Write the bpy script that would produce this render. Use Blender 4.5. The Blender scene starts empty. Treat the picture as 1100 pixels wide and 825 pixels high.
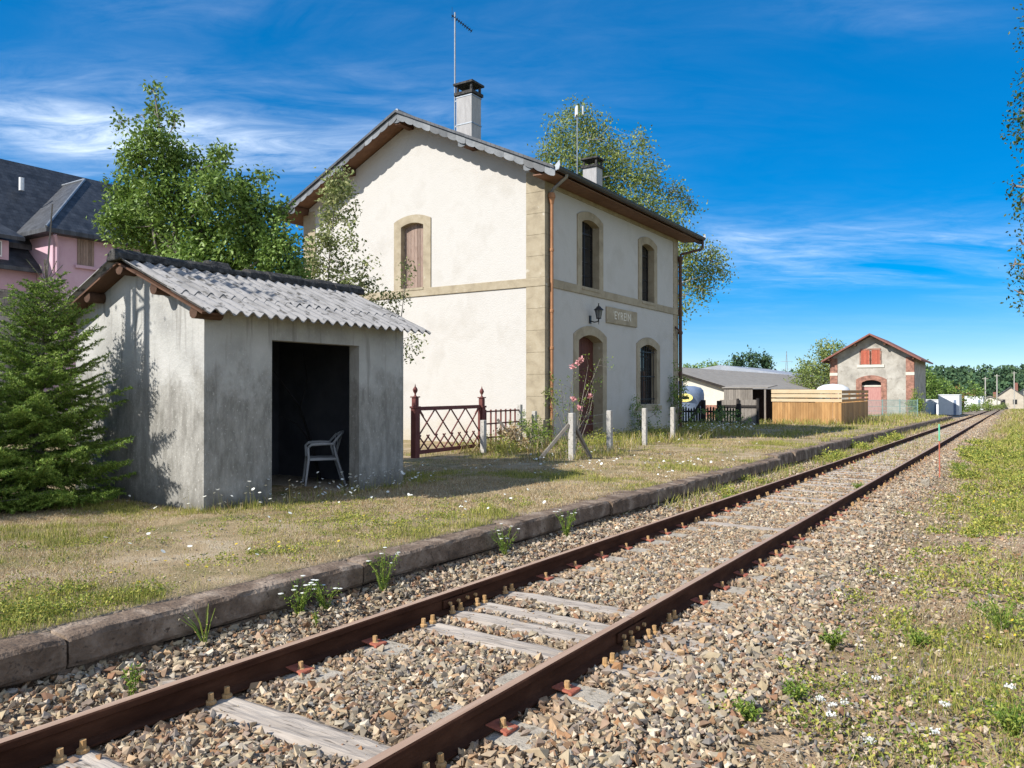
import bpy, bmesh, math, random
import numpy as np
R = math.radians
rng = np.random.default_rng(7)
random.seed(7)
sc = bpy.context.scene
COL = sc.collection
# ------------------------------------------------------------ camera, sky, sun, exposure
PH_F, PH_HY, PH_CX = 826.0, 419.0, 550.0           # focal length, horizon row and centre column of the photograph
YAW = math.atan((1087 - PH_CX) / PH_F)
CAMZ = 1.537
cam = bpy.data.cameras.new("camera"); cam.sensor_width = 36; cam.lens = PH_F / 1100 * 36
cam.clip_start = 0.05; cam.clip_end = 6000
camo = bpy.data.objects.new("camera", cam); COL.objects.link(camo)
camo.location = (0, 0, CAMZ); camo.rotation_euler = (R(90) + math.atan(6.5 / PH_F), 0, YAW)
sc.camera = camo

LD = np.array([0.46, 1.0, -0.86]); LD /= np.linalg.norm(LD)      # direction in which sunlight travels
SUN_EL = math.asin(-LD[2]); SUN_AZ = math.atan2(-LD[0], -LD[1])
sun = bpy.data.lights.new("sun", 'SUN'); sun.energy = 3.7; sun.angle = R(0.5); sun.color = (1, 0.955, 0.88)
suno = bpy.data.objects.new("sun", sun); COL.objects.link(suno)
from mathutils import Vector
suno.rotation_euler = Vector(LD).to_track_quat('-Z', 'Y').to_euler()
suno.location = (-20, -30, 40)

w = bpy.data.worlds.new("World"); sc.world = w; w.use_nodes = True
nt = w.node_tree; nt.nodes.clear()
def wn(t, **k):
    n = nt.nodes.new(t)
    for a, b in k.items(): setattr(n, a, b)
    return n
def wmath(op, a, b=None, clamp=False):
    n = wn('ShaderNodeMath', operation=op, use_clamp=clamp)
    for i, v in enumerate((a, b)):
        if v is None: continue
        if isinstance(v, (int, float)): n.inputs[i].default_value = v
        else: nt.links.new(v, n.inputs[i])
    return n.outputs[0]
sky = wn('ShaderNodeTexSky', sky_type='NISHITA', sun_disc=False)
sky.sun_elevation = SUN_EL; sky.sun_rotation = SUN_AZ
sky.air_density = 0.8; sky.dust_density = 0.0; sky.ozone_density = 6.0; sky.altitude = 600
hs = wn('ShaderNodeHueSaturation'); hs.inputs['Saturation'].default_value = 1.95; hs.inputs['Hue'].default_value = 0.505
gm = wn('ShaderNodeGamma'); gm.inputs[1].default_value = 0.60; nt.links.new(sky.outputs[0], gm.inputs[0]); nt.links.new(gm.outputs[0], hs.inputs['Color'])
tc = wn('ShaderNodeTexCoord'); sep = wn('ShaderNodeSeparateXYZ'); nt.links.new(tc.outputs['Generated'], sep.inputs[0])
zz = wmath('ADD', wmath('MAXIMUM', sep.outputs[2], 0.0), 0.12)
px = wmath('DIVIDE', sep.outputs[0], zz); py = wmath('DIVIDE', sep.outputs[1], zz)
# turn so that the streaks run across the view
ca, sa = math.cos(YAW), math.sin(YAW)
ax = wmath('ADD', wmath('MULTIPLY', px, ca), wmath('MULTIPLY', py, sa))
ay = wmath('ADD', wmath('MULTIPLY', px, -sa), wmath('MULTIPLY', py, ca))
cmb = wn('ShaderNodeCombineXYZ'); nt.links.new(wmath('MULTIPLY', ax, 0.55), cmb.inputs[0]); nt.links.new(wmath('MULTIPLY', ay, 1.25), cmb.inputs[1])
nz = wn('ShaderNodeTexNoise'); nz.inputs['Scale'].default_value = 1.5; nz.inputs['Detail'].default_value = 9; nz.inputs['Roughness'].default_value = 0.58; nz.inputs['Distortion'].default_value = 0.9
nt.links.new(cmb.outputs[0], nz.inputs['Vector'])
nz2 = wn('ShaderNodeTexNoise'); nz2.inputs['Scale'].default_value = 6.5; nz2.inputs['Detail'].default_value = 11; nz2.inputs['Roughness'].default_value = 0.66; nz2.inputs['Distortion'].default_value = 0.7
nt.links.new(cmb.outputs[0], nz2.inputs['Vector'])
def dirmask(x, y, sx, sy, gain):
    """soft patch of sky, by direction: centre and half widths given in the camera's picture units"""
    u0 = (x - PH_CX) / PH_F; v0 = (PH_HY - y) / PH_F
    fwd = wmath('MAXIMUM', wmath('ADD', wmath('MULTIPLY', sep.outputs[0], -sa), wmath('MULTIPLY', sep.outputs[1], ca)), 0.02)
    uu = wmath('DIVIDE', wmath('ADD', wmath('MULTIPLY', sep.outputs[0], ca), wmath('MULTIPLY', sep.outputs[1], sa)), fwd)
    vv = wmath('DIVIDE', sep.outputs[2], fwd)
    du = wmath('DIVIDE', wmath('SUBTRACT', uu, u0), sx / PH_F); dv = wmath('DIVIDE', wmath('SUBTRACT', vv, v0), sy / PH_F)
    r2 = wmath('ADD', wmath('MULTIPLY', du, du), wmath('MULTIPLY', dv, dv))
    return wmath('MULTIPLY', wmath('POWER', 2.718, wmath('MULTIPLY', r2, -1.0)), gain)
m = wmath('ADD', dirmask(90, 150, 330, 58, 1.5), dirmask(980, 268, 330, 34, 0.85))
m = wmath('ADD', m, dirmask(560, 60, 300, 110, 0.10)); m = wmath('ADD', m, dirmask(960, 15, 110, 26, 0.30))
m = wmath('ADD', m, dirmask(260, 5, 150, 25, 0.3)); m = wmath('ADD', m, dirmask(600, 345, 900, 90, 0.10))
f1 = wmath('MULTIPLY', wmath('SUBTRACT', nz.outputs[0], 0.36), 3.2, clamp=True)
f2 = wmath('MULTIPLY', wmath('SUBTRACT', nz2.outputs[0], 0.25), 1.7, clamp=True)
# added unseen bright veil, right of and behind the camera, to fill the shade
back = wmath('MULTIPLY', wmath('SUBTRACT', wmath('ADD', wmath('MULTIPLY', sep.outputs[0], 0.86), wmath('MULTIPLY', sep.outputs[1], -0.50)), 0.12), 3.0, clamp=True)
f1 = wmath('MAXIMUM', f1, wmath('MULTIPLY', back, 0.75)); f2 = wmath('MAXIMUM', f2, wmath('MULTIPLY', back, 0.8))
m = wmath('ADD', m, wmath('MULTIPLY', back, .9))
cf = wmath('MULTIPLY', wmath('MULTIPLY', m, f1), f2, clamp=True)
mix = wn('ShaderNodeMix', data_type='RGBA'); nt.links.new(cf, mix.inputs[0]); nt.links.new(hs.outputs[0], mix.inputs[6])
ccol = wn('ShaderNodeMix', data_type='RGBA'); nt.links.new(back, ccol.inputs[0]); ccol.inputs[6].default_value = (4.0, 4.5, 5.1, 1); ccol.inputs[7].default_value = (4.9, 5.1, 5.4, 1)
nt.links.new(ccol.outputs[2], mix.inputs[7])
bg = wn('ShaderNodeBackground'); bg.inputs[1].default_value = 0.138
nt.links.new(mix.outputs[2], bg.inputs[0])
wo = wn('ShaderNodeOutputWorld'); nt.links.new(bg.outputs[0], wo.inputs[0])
vs = sc.view_settings; vs.view_transform = 'Standard'; vs.look = 'None'; vs.exposure = 1.08; vs.gamma = 1; vs.use_curve_mapping = False
sc.cycles.max_bounces = 6; sc.cycles.diffuse_bounces = 3; sc.cycles.transparent_max_bounces = 8
sc.cycles.use_denoising = True

# ------------------------------------------------------------ pixel -> world helpers (photograph pixels, used to read off sizes)
def ray(x, y):
    u = (x - PH_CX) / PH_F
    return np.array((u * ca - sa, u * sa + ca, -(y - PH_HY) / PH_F))
GRADE = 0.0137
def gz(Y):                                            # rail-top height along the falling line
    Y = np.asarray(Y, float)
    return np.where(Y < 480, -GRADE * Y, -GRADE * 480 - 0.002 * (Y - 480))
def onground(x, y, z0):
    d = ray(x, y); t = (CAMZ - z0) / (-d[2] - GRADE * d[1]); return np.array((d[0] * t, d[1] * t, CAMZ + d[2] * t))
def atX(x, y, X): d = ray(x, y); t = X / d[0]; return np.array((X, d[1] * t, CAMZ + d[2] * t))
def atY(x, y, Y): d = ray(x, y); t = Y / d[1]; return np.array((d[0] * t, Y, CAMZ + d[2] * t))
def to_px(P):
    P = np.asarray(P, float); xc = P[..., 0] * ca + P[..., 1] * sa; zc = np.maximum(-P[..., 0] * sa + P[..., 1] * ca, 0.01)
    return PH_CX + PH_F * xc / zc, PH_HY + PH_F * (CAMZ - P[..., 2]) / zc, zc

# ------------------------------------------------------------ noise on arrays
def vnoise(x, y, s, seed=0):
    x = np.asarray(x, float) * s + seed * 17.3 + 1000; y = np.asarray(y, float) * s + seed * 9.1 + 1000
    xi = np.floor(x).astype(np.int64); yi = np.floor(y).astype(np.int64); fx = x - xi; fy = y - yi
    fx = fx * fx * (3 - 2 * fx); fy = fy * fy * (3 - 2 * fy)
    def h(a, b):
        n = (a * 374761393 + b * 668265263 + seed * 1442695) & 0xffffffff
        n = ((n ^ (n >> 13)) * 1274126177) & 0xffffffff
        return ((n ^ (n >> 16)) & 0xffff) / 65535.0
    return (h(xi, yi) * (1 - fx) + h(xi + 1, yi) * fx) * (1 - fy) + (h(xi, yi + 1) * (1 - fx) + h(xi + 1, yi + 1) * fx) * fy
def fbm(x, y, s, seed=0, o=4):
    v = 0; a = 0.5; t = 0
    for k in range(o): v = v + a * vnoise(x, y, s * 2 ** k, seed + k); t += a; a *= 0.5
    return v / t

# ------------------------------------------------------------ materials
def _base(name):
    m = bpy.data.materials.new(name); m.use_nodes = True
    n = m.node_tree.nodes; n.clear()
    return m, n, m.node_tree.links
def ramp(n, l, src, cols, pos=None):
    r = n.new('ShaderNodeValToRGB'); e = r.color_ramp.elements
    pos = pos or [i / max(1, len(cols) - 1) for i in range(len(cols))]
    while len(e) < len(cols): e.new(0.5)
    for i, c in enumerate(cols): e[i].position = pos[i]; e[i].color = (*c, 1)
    l.new(src, r.inputs[0]); return r.outputs[0]
def mixc(n, l, f, a, b, mode='MIX'):
    x = n.new('ShaderNodeMix'); x.data_type = 'RGBA'; x.blend_type = mode
    for s, v in ((0, f), (6, a), (7, b)):
        if isinstance(v, (int, float)): x.inputs[s].default_value = v
        elif isinstance(v, tuple): x.inputs[s].default_value = (*v, 1)
        else: l.new(v, x.inputs[s])
    return x.outputs[2]
def M(name, cols, scale=4.0, detail=6, rough=0.85, bump=0.0, bscale=40, stretch=(1, 1, 1), pos=None, spec=0.3, metal=0.0,
      island=False, trans=0.0, stain=None, speck=None, distort=0.3, islandv=0.0, bdist=0.02):
    m, n, l = _base(name)
    tc = n.new('ShaderNodeTexCoord'); mp = n.new('ShaderNodeMapping'); l.new(tc.outputs['Object'], mp.inputs[0]); mp.inputs['Scale'].default_value = stretch
    nz = n.new('ShaderNodeTexNoise'); nz.inputs['Scale'].default_value = scale; nz.inputs['Detail'].default_value = detail; nz.inputs['Distortion'].default_value = distort
    nz.inputs['Roughness'].default_value = 0.6
    l.new(mp.outputs[0], nz.inputs['Vector'])
    if island:
        g = n.new('ShaderNodeNewGeometry'); c = ramp(n, l, g.outputs['Random Per Island'], cols, pos)
        c = mixc(n, l, 0.35, c, ramp(n, l, nz.outputs[0], [(0.55,) * 3, (1.25,) * 3], [0.35, 0.65]), 'MULTIPLY')
    else:
        cpos = pos or [0.3 + 0.4 * i / max(1, len(cols) - 1) for i in range(len(cols))]
        c = ramp(n, l, nz.outputs[0], cols, cpos)
        if islandv:
            g = n.new('ShaderNodeNewGeometry')
            c = mixc(n, l, 1.0, c, ramp(n, l, g.outputs['Random Per Island'], [(1 - islandv,) * 3, (1 + islandv * 0.4,) * 3]), 'MULTIPLY')
    if speck:
        s = n.new('ShaderNodeTexNoise'); s.inputs['Scale'].default_value = speck[1]; s.inputs['Detail'].default_value = 4; l.new(mp.outputs[0], s.inputs['Vector'])
        c = mixc(n, l, ramp(n, l, s.outputs[0], [(0,) * 3, (1,) * 3], [speck[2], speck[2] + 0.08]), c, speck[0])
    if stain:                                        # damp and dirt with an uneven edge: (colour, height where full, height where gone, noise scale)
        sx = n.new('ShaderNodeSeparateXYZ'); l.new(tc.outputs['Object'], sx.inputs[0])
        s = n.new('ShaderNodeTexNoise'); s.inputs['Scale'].default_value = stain[3]; s.inputs['Detail'].default_value = 6; l.new(tc.outputs['Object'], s.inputs['Vector'])
        a = n.new('ShaderNodeMath'); a.operation = 'MULTIPLY_ADD'; l.new(s.outputs[0], a.inputs[0]); a.inputs[1].default_value = -1.6 * abs(stain[2] - stain[1]); l.new(sx.outputs[2], a.inputs[2])
        mr = n.new('ShaderNodeMapRange'); l.new(a.outputs[0], mr.inputs[0]); off = -0.8 * abs(stain[2] - stain[1])
        mr.inputs[1].default_value = stain[1] + off; mr.inputs[2].default_value = stain[2] + off; mr.inputs[3].default_value = 1; mr.inputs[4].default_value = 0
        c = mixc(n, l, mr.outputs[0], c, stain[0])
    out = n.new('ShaderNodeOutputMaterial')
    p = n.new('ShaderNodeBsdfPrincipled'); l.new(c, p.inputs['Base Color']); p.inputs['Roughness'].default_value = rough
    p.inputs['Specular IOR Level'].default_value = spec; p.inputs['Metallic'].default_value = metal
    if bump:
        b2 = n.new('ShaderNodeTexNoise'); b2.inputs['Scale'].default_value = bscale; b2.inputs['Detail'].default_value = 5; l.new(mp.outputs[0], b2.inputs['Vector'])
        bp = n.new('ShaderNodeBump'); bp.inputs['Strength'].default_value = bump; bp.inputs['Distance'].default_value = bdist
        l.new(b2.outputs[0], bp.inputs['Height']); l.new(bp.outputs[0], p.inputs['Normal'])
    if trans:
        t = n.new('ShaderNodeBsdfTranslucent'); l.new(c, t.inputs[0])
        ms = n.new('ShaderNodeMixShader'); ms.inputs[0].default_value = trans; l.new(p.outputs[0], ms.inputs[1]); l.new(t.outputs[0], ms.inputs[2])
        l.new(ms.outputs[0], out.inputs[0])
    else: l.new(p.outputs[0], out.inputs[0])
    return m
def brickmat(name, c1, c2, mortar, bw, bh, axis='xz', msize=0.01, rough=0.8, bump=0.4, noise=0.25):
    m, n, l = _base(name)
    tc = n.new('ShaderNodeTexCoord'); sx = n.new('ShaderNodeSeparateXYZ'); l.new(tc.outputs['Object'], sx.inputs[0])
    cb = n.new('ShaderNodeCombineXYZ'); ix = {'x': 0, 'y': 1, 'z': 2}
    l.new(sx.outputs[ix[axis[0]]], cb.inputs[0]); l.new(sx.outputs[ix[axis[1]]], cb.inputs[1])
    b = n.new('ShaderNodeTexBrick'); l.new(cb.outputs[0], b.inputs['Vector']); b.inputs['Scale'].default_value = 1
    b.inputs['Color1'].default_value = (*c1, 1); b.inputs['Color2'].default_value = (*c2, 1); b.inputs['Mortar'].default_value = (*mortar, 1)
    b.inputs['Mortar Size'].default_value = msize; b.inputs['Brick Width'].default_value = bw; b.inputs['Row Height'].default_value = bh
    nz = n.new('ShaderNodeTexNoise'); nz.inputs['Scale'].default_value = 3; nz.inputs['Detail'].default_value = 7; l.new(tc.outputs['Object'], nz.inputs['Vector'])
    c = mixc(n, l, 1.0, b.outputs[0], ramp(n, l, nz.outputs[0], [(1 - noise * 2,) * 3, (1 + noise,) * 3], [0.3, 0.7]), 'MULTIPLY')
    p = n.new('ShaderNodeBsdfPrincipled'); p.inputs['Roughness'].default_value = rough; l.new(c, p.inputs['Base Color'])
    bp = n.new('ShaderNodeBump'); bp.inputs['Strength'].default_value = bump; bp.inputs['Distance'].default_value = 0.02; bp.invert = True
    l.new(b.outputs['Fac'], bp.inputs['Height']); l.new(bp.outputs[0], p.inputs['Normal'])
    out = n.new('ShaderNodeOutputMaterial'); l.new(p.outputs[0], out.inputs[0]); return m

MT = {}
MT['render'] = M('white_render', [(.405, .385, .355), (.45, .433, .408), (.43, .413, .386)], 1.2, 8, .9, .35, 28, stain=((.40, .36, .29), 0.3, 1.3, 2.2), bdist=.03)
MT['stone'] = M('sandstone', [(.23, .192, .135), (.31, .262, .185), (.36, .312, .23)], 3, 8, .9, .3, 30, speck=((.42, .38, .31), 5, .66))
MT['slate'] = brickmat('roof_slate', (.032, .036, .044), (.055, .06, .07), (.015, .015, .018), .22, .14, 'yx', .006, .55)
MT['slate_plain'] = M('verge_slate', [(.10, .108, .118), (.17, .18, .19)], 6, 5, .5, .15, 30, islandv=.65)
MT['darkwood'] = M('dark_timber', [(.06, .03, .018), (.12, .06, .035)], 4, 6, .8, .3, 20, (1, 1, 1))
MT['soffit'] = M('soffit_boards', [(.13, .068, .042), (.20, .11, .07)], 6, 6, .8, .2, 20)
MT['shutter'] = M('shutter_wood', [(.15, .095, .07), (.27, .20, .165), (.20, .13, .10)], 7, 6, .85, .4, 30, (6, 6, .5), islandv=.3)
MT['door'] = M('door_wood', [(.075, .026, .02), (.11, .042, .032)], 5, 6, .7, .3, 25, (5, 5, .5))
MT['glass'] = M('window_glass', [(.008, .009, .011), (.02, .022, .025)], 1, 2, .06, spec=.6)
MT['frame'] = M('window_frame', [(.012, .010, .009), (.02, .016, .014)], 8, 3, .5)
MT['zinc'] = M('zinc', [(.20, .22, .24), (.30, .32, .34)], 6, 5, .45, spec=.5, metal=.5)
MT['gutter'] = M('dark_gutter', [(.035, .037, .042), (.06, .062, .068)], 5, 5, .5, spec=.5, metal=.3)
MT['castiron'] = M('painted_pipe', [(.30, .135, .06), (.40, .20, .10)], 5, 6, .6, .1, 40)
MT['darkpipe'] = M('brown_pipe', [(.06, .03, .022), (.10, .05, .035)], 5, 6, .6)
MT['concrete'] = M('shed_plaster', [(.31, .30, .28), (.42, .41, .385), (.48, .465, .435)], 1.8, 9, .93, .35, 45, (1, 1, .55), stain=((.255, .24, .212), 1.2, 1.85, 4.5), speck=((.46, .44, .40), 24, .60))
def plaster():
    m, n, l = _base('shed_plaster_worn'); tc = n.new('ShaderNodeTexCoord')
    def nz(scale, det=8, st=(1, 1, 1), ro=.6):
        mp = n.new('ShaderNodeMapping'); mp.inputs['Scale'].default_value = st; l.new(tc.outputs['Object'], mp.inputs[0]); q = n.new('ShaderNodeTexNoise'); q.inputs['Scale'].default_value = scale; q.inputs['Detail'].default_value = det; q.inputs['Roughness'].default_value = ro; l.new(mp.outputs[0], q.inputs['Vector']); return q.outputs[0]
    c = ramp(n, l, nz(1.3, 9), [(.27, .265, .25), (.36, .355, .335), (.43, .42, .40)], [.34, .5, .66])
    sx = n.new('ShaderNodeSeparateXYZ'); l.new(tc.outputs['Object'], sx.inputs[0])
    h = n.new('ShaderNodeMath'); h.operation = 'MULTIPLY_ADD'; l.new(nz(2.2, 10, (1, 1, .8), .68), h.inputs[0]); h.inputs[1].default_value = 1.9; l.new(sx.outputs[2], h.inputs[2])
    low = n.new('ShaderNodeMapRange'); l.new(h.outputs[0], low.inputs[0]); low.inputs[1].default_value = 2.62; low.inputs[2].default_value = 2.95; low.inputs[3].default_value = 1; low.inputs[4].default_value = 0
    dark = ramp(n, l, nz(9, 9, (1, 1, .35), .7), [(.165, .158, .140), (.235, .226, .205), (.30, .29, .265)], [.36, .5, .64])
    c = mixc(n, l, low.outputs[0], c, dark)
    c = mixc(n, l, ramp(n, l, nz(34, 5, (1, 1, .6)), [(0,) * 3, (.8,) * 3], [.60, .68]), c, (.44, .43, .40))
    c = mixc(n, l, ramp(n, l, nz(5, 7, (1.5, 1.5, .12)), [(0,) * 3, (.55,) * 3], [.56, .66]), c, (.16, .15, .135))
    h2 = n.new('ShaderNodeMath'); h2.operation = 'MULTIPLY_ADD'; l.new(nz(3.5, 8), h2.inputs[0]); h2.inputs[1].default_value = .9; l.new(sx.outputs[2], h2.inputs[2])
    ft = n.new('ShaderNodeMapRange'); l.new(h2.outputs[0], ft.inputs[0]); ft.inputs[1].default_value = .70; ft.inputs[2].default_value = .95; ft.inputs[3].default_value = .75; ft.inputs[4].default_value = 0
    c = mixc(n, l, ft.outputs[0], c, (.105, .10, .085))
    p = n.new('ShaderNodeBsdfPrincipled'); p.inputs['Roughness'].default_value = .95; l.new(c, p.inputs['Base Color'])
    b = n.new('ShaderNodeBump'); b.inputs['Strength'].default_value = .5; b.inputs['Distance'].default_value = .02; l.new(nz(22, 8), b.inputs['Height']); l.new(b.outputs[0], p.inputs['Normal'])
    o = n.new('ShaderNodeOutputMaterial'); l.new(p.outputs[0], o.inputs[0]); return m
MT['concrete'] = plaster()
MT['inside'] = M('inner_plaster_shade', [(.05, .055, .07), (.09, .095, .11)], 2, 8, .95, .2, 30)  # dark tone paints the shelter's inside shade into the plaster
MT['asbestos'] = M('fibre_cement', [(.15, .145, .14), (.27, .262, .258), (.20, .195, .19)], 3, 9, .9, .3, 40, (.5, 2.2, 1), speck=((.075, .072, .068), 11, .57))
MT['moss'] = M('mossy_ridge', [(.012, .012, .013), (.04, .038, .036), (.09, .085, .08)], 12, 8, .95, .9, 40)
MT['log'] = M('log_end', [(.05, .026, .016), (.10, .055, .036)], 10, 6, .9, .3, 30)
MT['plastic'] = M('white_plastic', [(.36, .38, .41), (.44, .46, .49)], 3, 3, .5)
MT['rail'] = M('rusty_rail', [(.035, .014, .008), (.055, .023, .013), (.085, .038, .022)], 9, 8, .92, .25, 60, (1, .3, 1), spec=.12)
MT['railtop'] = M('rail_running_face', [(.30, .19, .13), (.42, .30, .22)], 5, 6, .6, .1, 60, (4, .15, 1), spec=.3)
MT['sleeper'] = M('grey_sleeper_wood', [(.13, .105, .085), (.30, .255, .21), (.36, .31, .26), (.45, .395, .335)], 2.2, 7, .92, .35, 8, (.5, 5, 5), pos=[.30, .40, .55, .72], bdist=.03, speck=((.09, .07, .055), 5.5, .60))
MT['block'] = M('sleeper_concrete', [(.27, .235, .185), (.40, .355, .29)], 6, 8, .92, .5, 60, speck=((.17, .145, .11), 18, .58))
MT['clip'] = M('rust_red_clip', [(.26, .075, .045), (.36, .12, .075)], 9, 5, .8, .2, 50)
MT['bolt'] = M('ochre_bolt', [(.34, .20, .08), (.46, .29, .14)], 14, 5, .75, .2, 60)
MT['kerb'] = M('platform_stone', [(.070, .046, .031), (.165, .118, .084), (.33, .26, .20)], 4, 9, .95, .8, 35, speck=((.075, .055, .042), 26, .60))
MT['ballast'] = M('crushed_stone', [(.07, .06, .05), (.27, .215, .145), (.42, .34, .225), (.29, .155, .075), (.165, .155, .14), (.41, .27, .15), (.56, .49, .38), (.22, .11, .057), (.28, .265, .235), (.37, .29, .175), (.11, .10, .09), (.46, .38, .26)], 22, 6, .9, island=True)
MT['post'] = M('grey_concrete_post', [(.32, .30, .275), (.45, .43, .39)], 10, 6, .95, .4, 60, speck=((.16, .16, .12), 20, .6))
MT['gate'] = M('maroon_iron', [(.10, .028, .024), (.15, .05, .042)], 8, 6, .65, .15, 50)
MT['black'] = M('black_iron', [(.012, .012, .014), (.025, .024, .026)], 6, 4, .5)
MT['leaf'] = M('tree_leaf', [(.065, .12, .018), (.155, .25, .042), (.27, .37, .09)], 3, 3, .5, island=True, trans=.28, spec=.35)
MT['darkleaf'] = M('dark_leaf', [(.02, .045, .010), (.05, .09, .02), (.09, .13, .035)], 3, 3, .5, island=True, trans=.25)
MT['birchleaf'] = M('birch_leaf', [(.11, .16, .035), (.20, .26, .06), (.33, .36, .12)], 3, 3, .5, island=True, trans=.32)
MT['paleleaf'] = M('pale_leaf', [(.13, .17, .045), (.25, .29, .10), (.38, .37, .17)], 3, 3, .55, island=True, trans=.3)
MT['needle'] = M('spruce_needle', [(.075, .145, .022), (.19, .30, .048), (.36, .45, .10)], 3, 3, .55, island=True, trans=.25)
MT['bark'] = M('grey_bark', [(.12, .10, .085), (.24, .215, .185)], 9, 7, .95, .5, 40, (1, 1, .3))
MT['birchbark'] = M('birch_bark', [(.10, .09, .08), (.50, .48, .44)], 6, 7, .9, .3, 40, (1, 1, 3))
MT['straw'] = M('dry_grass', [(.16, .105, .05), (.36, .26, .125), (.52, .43, .25), (.33, .19, .085), (.60, .53, .39), (.26, .20, .09)], 3, 3, .8, island=True, trans=.2)
MT['green'] = M('green_grass', [(.10, .13, .02), (.215, .24, .042), (.36, .34, .08), (.46, .38, .14)], 3, 3, .7, island=True, trans=.25)
MT['groundweed'] = M('ground_weed_leaf', [(.08, .13, .022), (.21, .265, .045), (.38, .38, .07), (.46, .42, .09)], 3, 3, .6, island=True, trans=.28)
MT['weed'] = M('weed_leaf', [(.07, .135, .02), (.16, .25, .036), (.31, .36, .06)], 3, 3, .6, island=True, trans=.28)
MT['yellow'] = M('yellow_petal', [(.55, .38, .02), (.65, .50, .05)], 3, 3, .7, trans=.2)
MT['white'] = M('white_petal', [(.68, .68, .62), (.80, .80, .74)], 3, 3, .8, trans=.2)
MT['pink'] = M('rose_petal', [(.62, .25, .27), (.72, .42, .40)], 20, 3, .7, trans=.2)
MT['pinkwall'] = M('pink_render', [(.46, .30, .36), (.52, .36, .415)], 2, 6, .9, .2, 30)
MT['graystone'] = brickmat('grey_stone_blocks', (.25, .225, .20), (.38, .35, .31), (.16, .15, .135), .42, .22, 'yz', .012)
MT['redbrick'] = brickmat('red_brick', (.26, .085, .05), (.34, .125, .08), (.30, .24, .19), .24, .08, 'xz', .01)
MT['goodswall'] = M('stained_render', [(.21, .195, .17), (.34, .315, .275), (.43, .405, .36)], 1.1, 9, .95, .3, 20, speck=((.24, .215, .185), 3.5, .60))
MT['redshutter'] = M('red_shutter', [(.36, .085, .05), (.44, .13, .08)], 6, 5, .8, islandv=.25)
MT['pinkdoor'] = M('faded_pink_door', [(.34, .155, .145), (.46, .25, .22)], 4, 6, .85, .1, 30, (5, 5, .6))
MT['tile'] = M('roof_tile_edge', [(.16, .065, .05), (.25, .11, .085)], 8, 6, .85, .2, 30)
MT['newwood'] = M('amber_boards', [(.31, .165, .06), (.41, .235, .095)], 5, 6, .75, .2, 30, (1, 1, .3), islandv=.28)
MT['palewood'] = M('pale_boards', [(.46, .35, .21), (.56, .44, .29)], 5, 6, .75, .2, 30, (.3, 1, 1), islandv=.15)
MT['greyroof'] = M('grey_sheet_roof', [(.20, .18, .155), (.29, .265, .23)], 2, 8, .9, .2, 20)
MT['creamwall'] = M('cream_wall', [(.50, .47, .40), (.57, .54, .47)], 2, 6, .9)
MT['greyboard'] = M('grey_boards', [(.16, .14, .12), (.26, .235, .205)], 5, 6, .9, .2, 20, (5, 5, .5), islandv=.3)
MT['darkboard'] = M('dark_boards', [(.018, .015, .014), (.04, .034, .03)], 5, 6, .9, islandv=.3)
MT['steelblue'] = M('blue_grey_plastic', [(.12, .16, .24), (.19, .24, .33)], 3, 5, .5)
MT['whitepaint'] = M('white_paint', [(.58, .59, .60), (.66, .67, .68)], 2, 4, .6)
MT['greenwire'] = M('green_wire', [(.11, .19, .18), (.17, .26, .25)], 5, 3, .6)
MT['haze_leaf'] = M('forest_leaf', [(.022, .055, .028), (.045, .09, .04), (.08, .13, .055)], .05, 3, .8, island=True)
MT['orange_leaf'] = M('rusty_leaf', [(.18, .10, .03), (.30, .17, .06)], 3, 3, .8, island=True)
MT['redpaint'] = M('red_stake', [(.36, .10, .06), (.45, .15, .1)], 9, 4, .7)
MT['greenpaint'] = M('green_stake', [(.10, .42, .26), (.15, .5, .33)], 9, 4, .7)
MT['wire'] = M('galvanised_wire', [(.30, .30, .30), (.38, .38, .38)], 9, 3, .5, metal=.5)
MT['matblack'] = M('matt_black', [(.01, .01, .01), (.015, .015, .015)], 3, 2, .95, spec=.05)
MT['lampglass'] = M('lamp_glass', [(.10, .11, .12), (.16, .17, .18)], 5, 3, .15, spec=.6)
MT['yellowpaint'] = M('yellow_label', [(.78, .66, .18), (.85, .75, .3)], 5, 3, .5)
MT['barnroof'] = M('barn_roof', [(.22, .24, .28), (.30, .32, .36)], 1, 6, .8)
MT['letters'] = M('pale_letters', [(.60, .56, .48), (.68, .64, .55)], 9, 4, .9)

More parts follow.
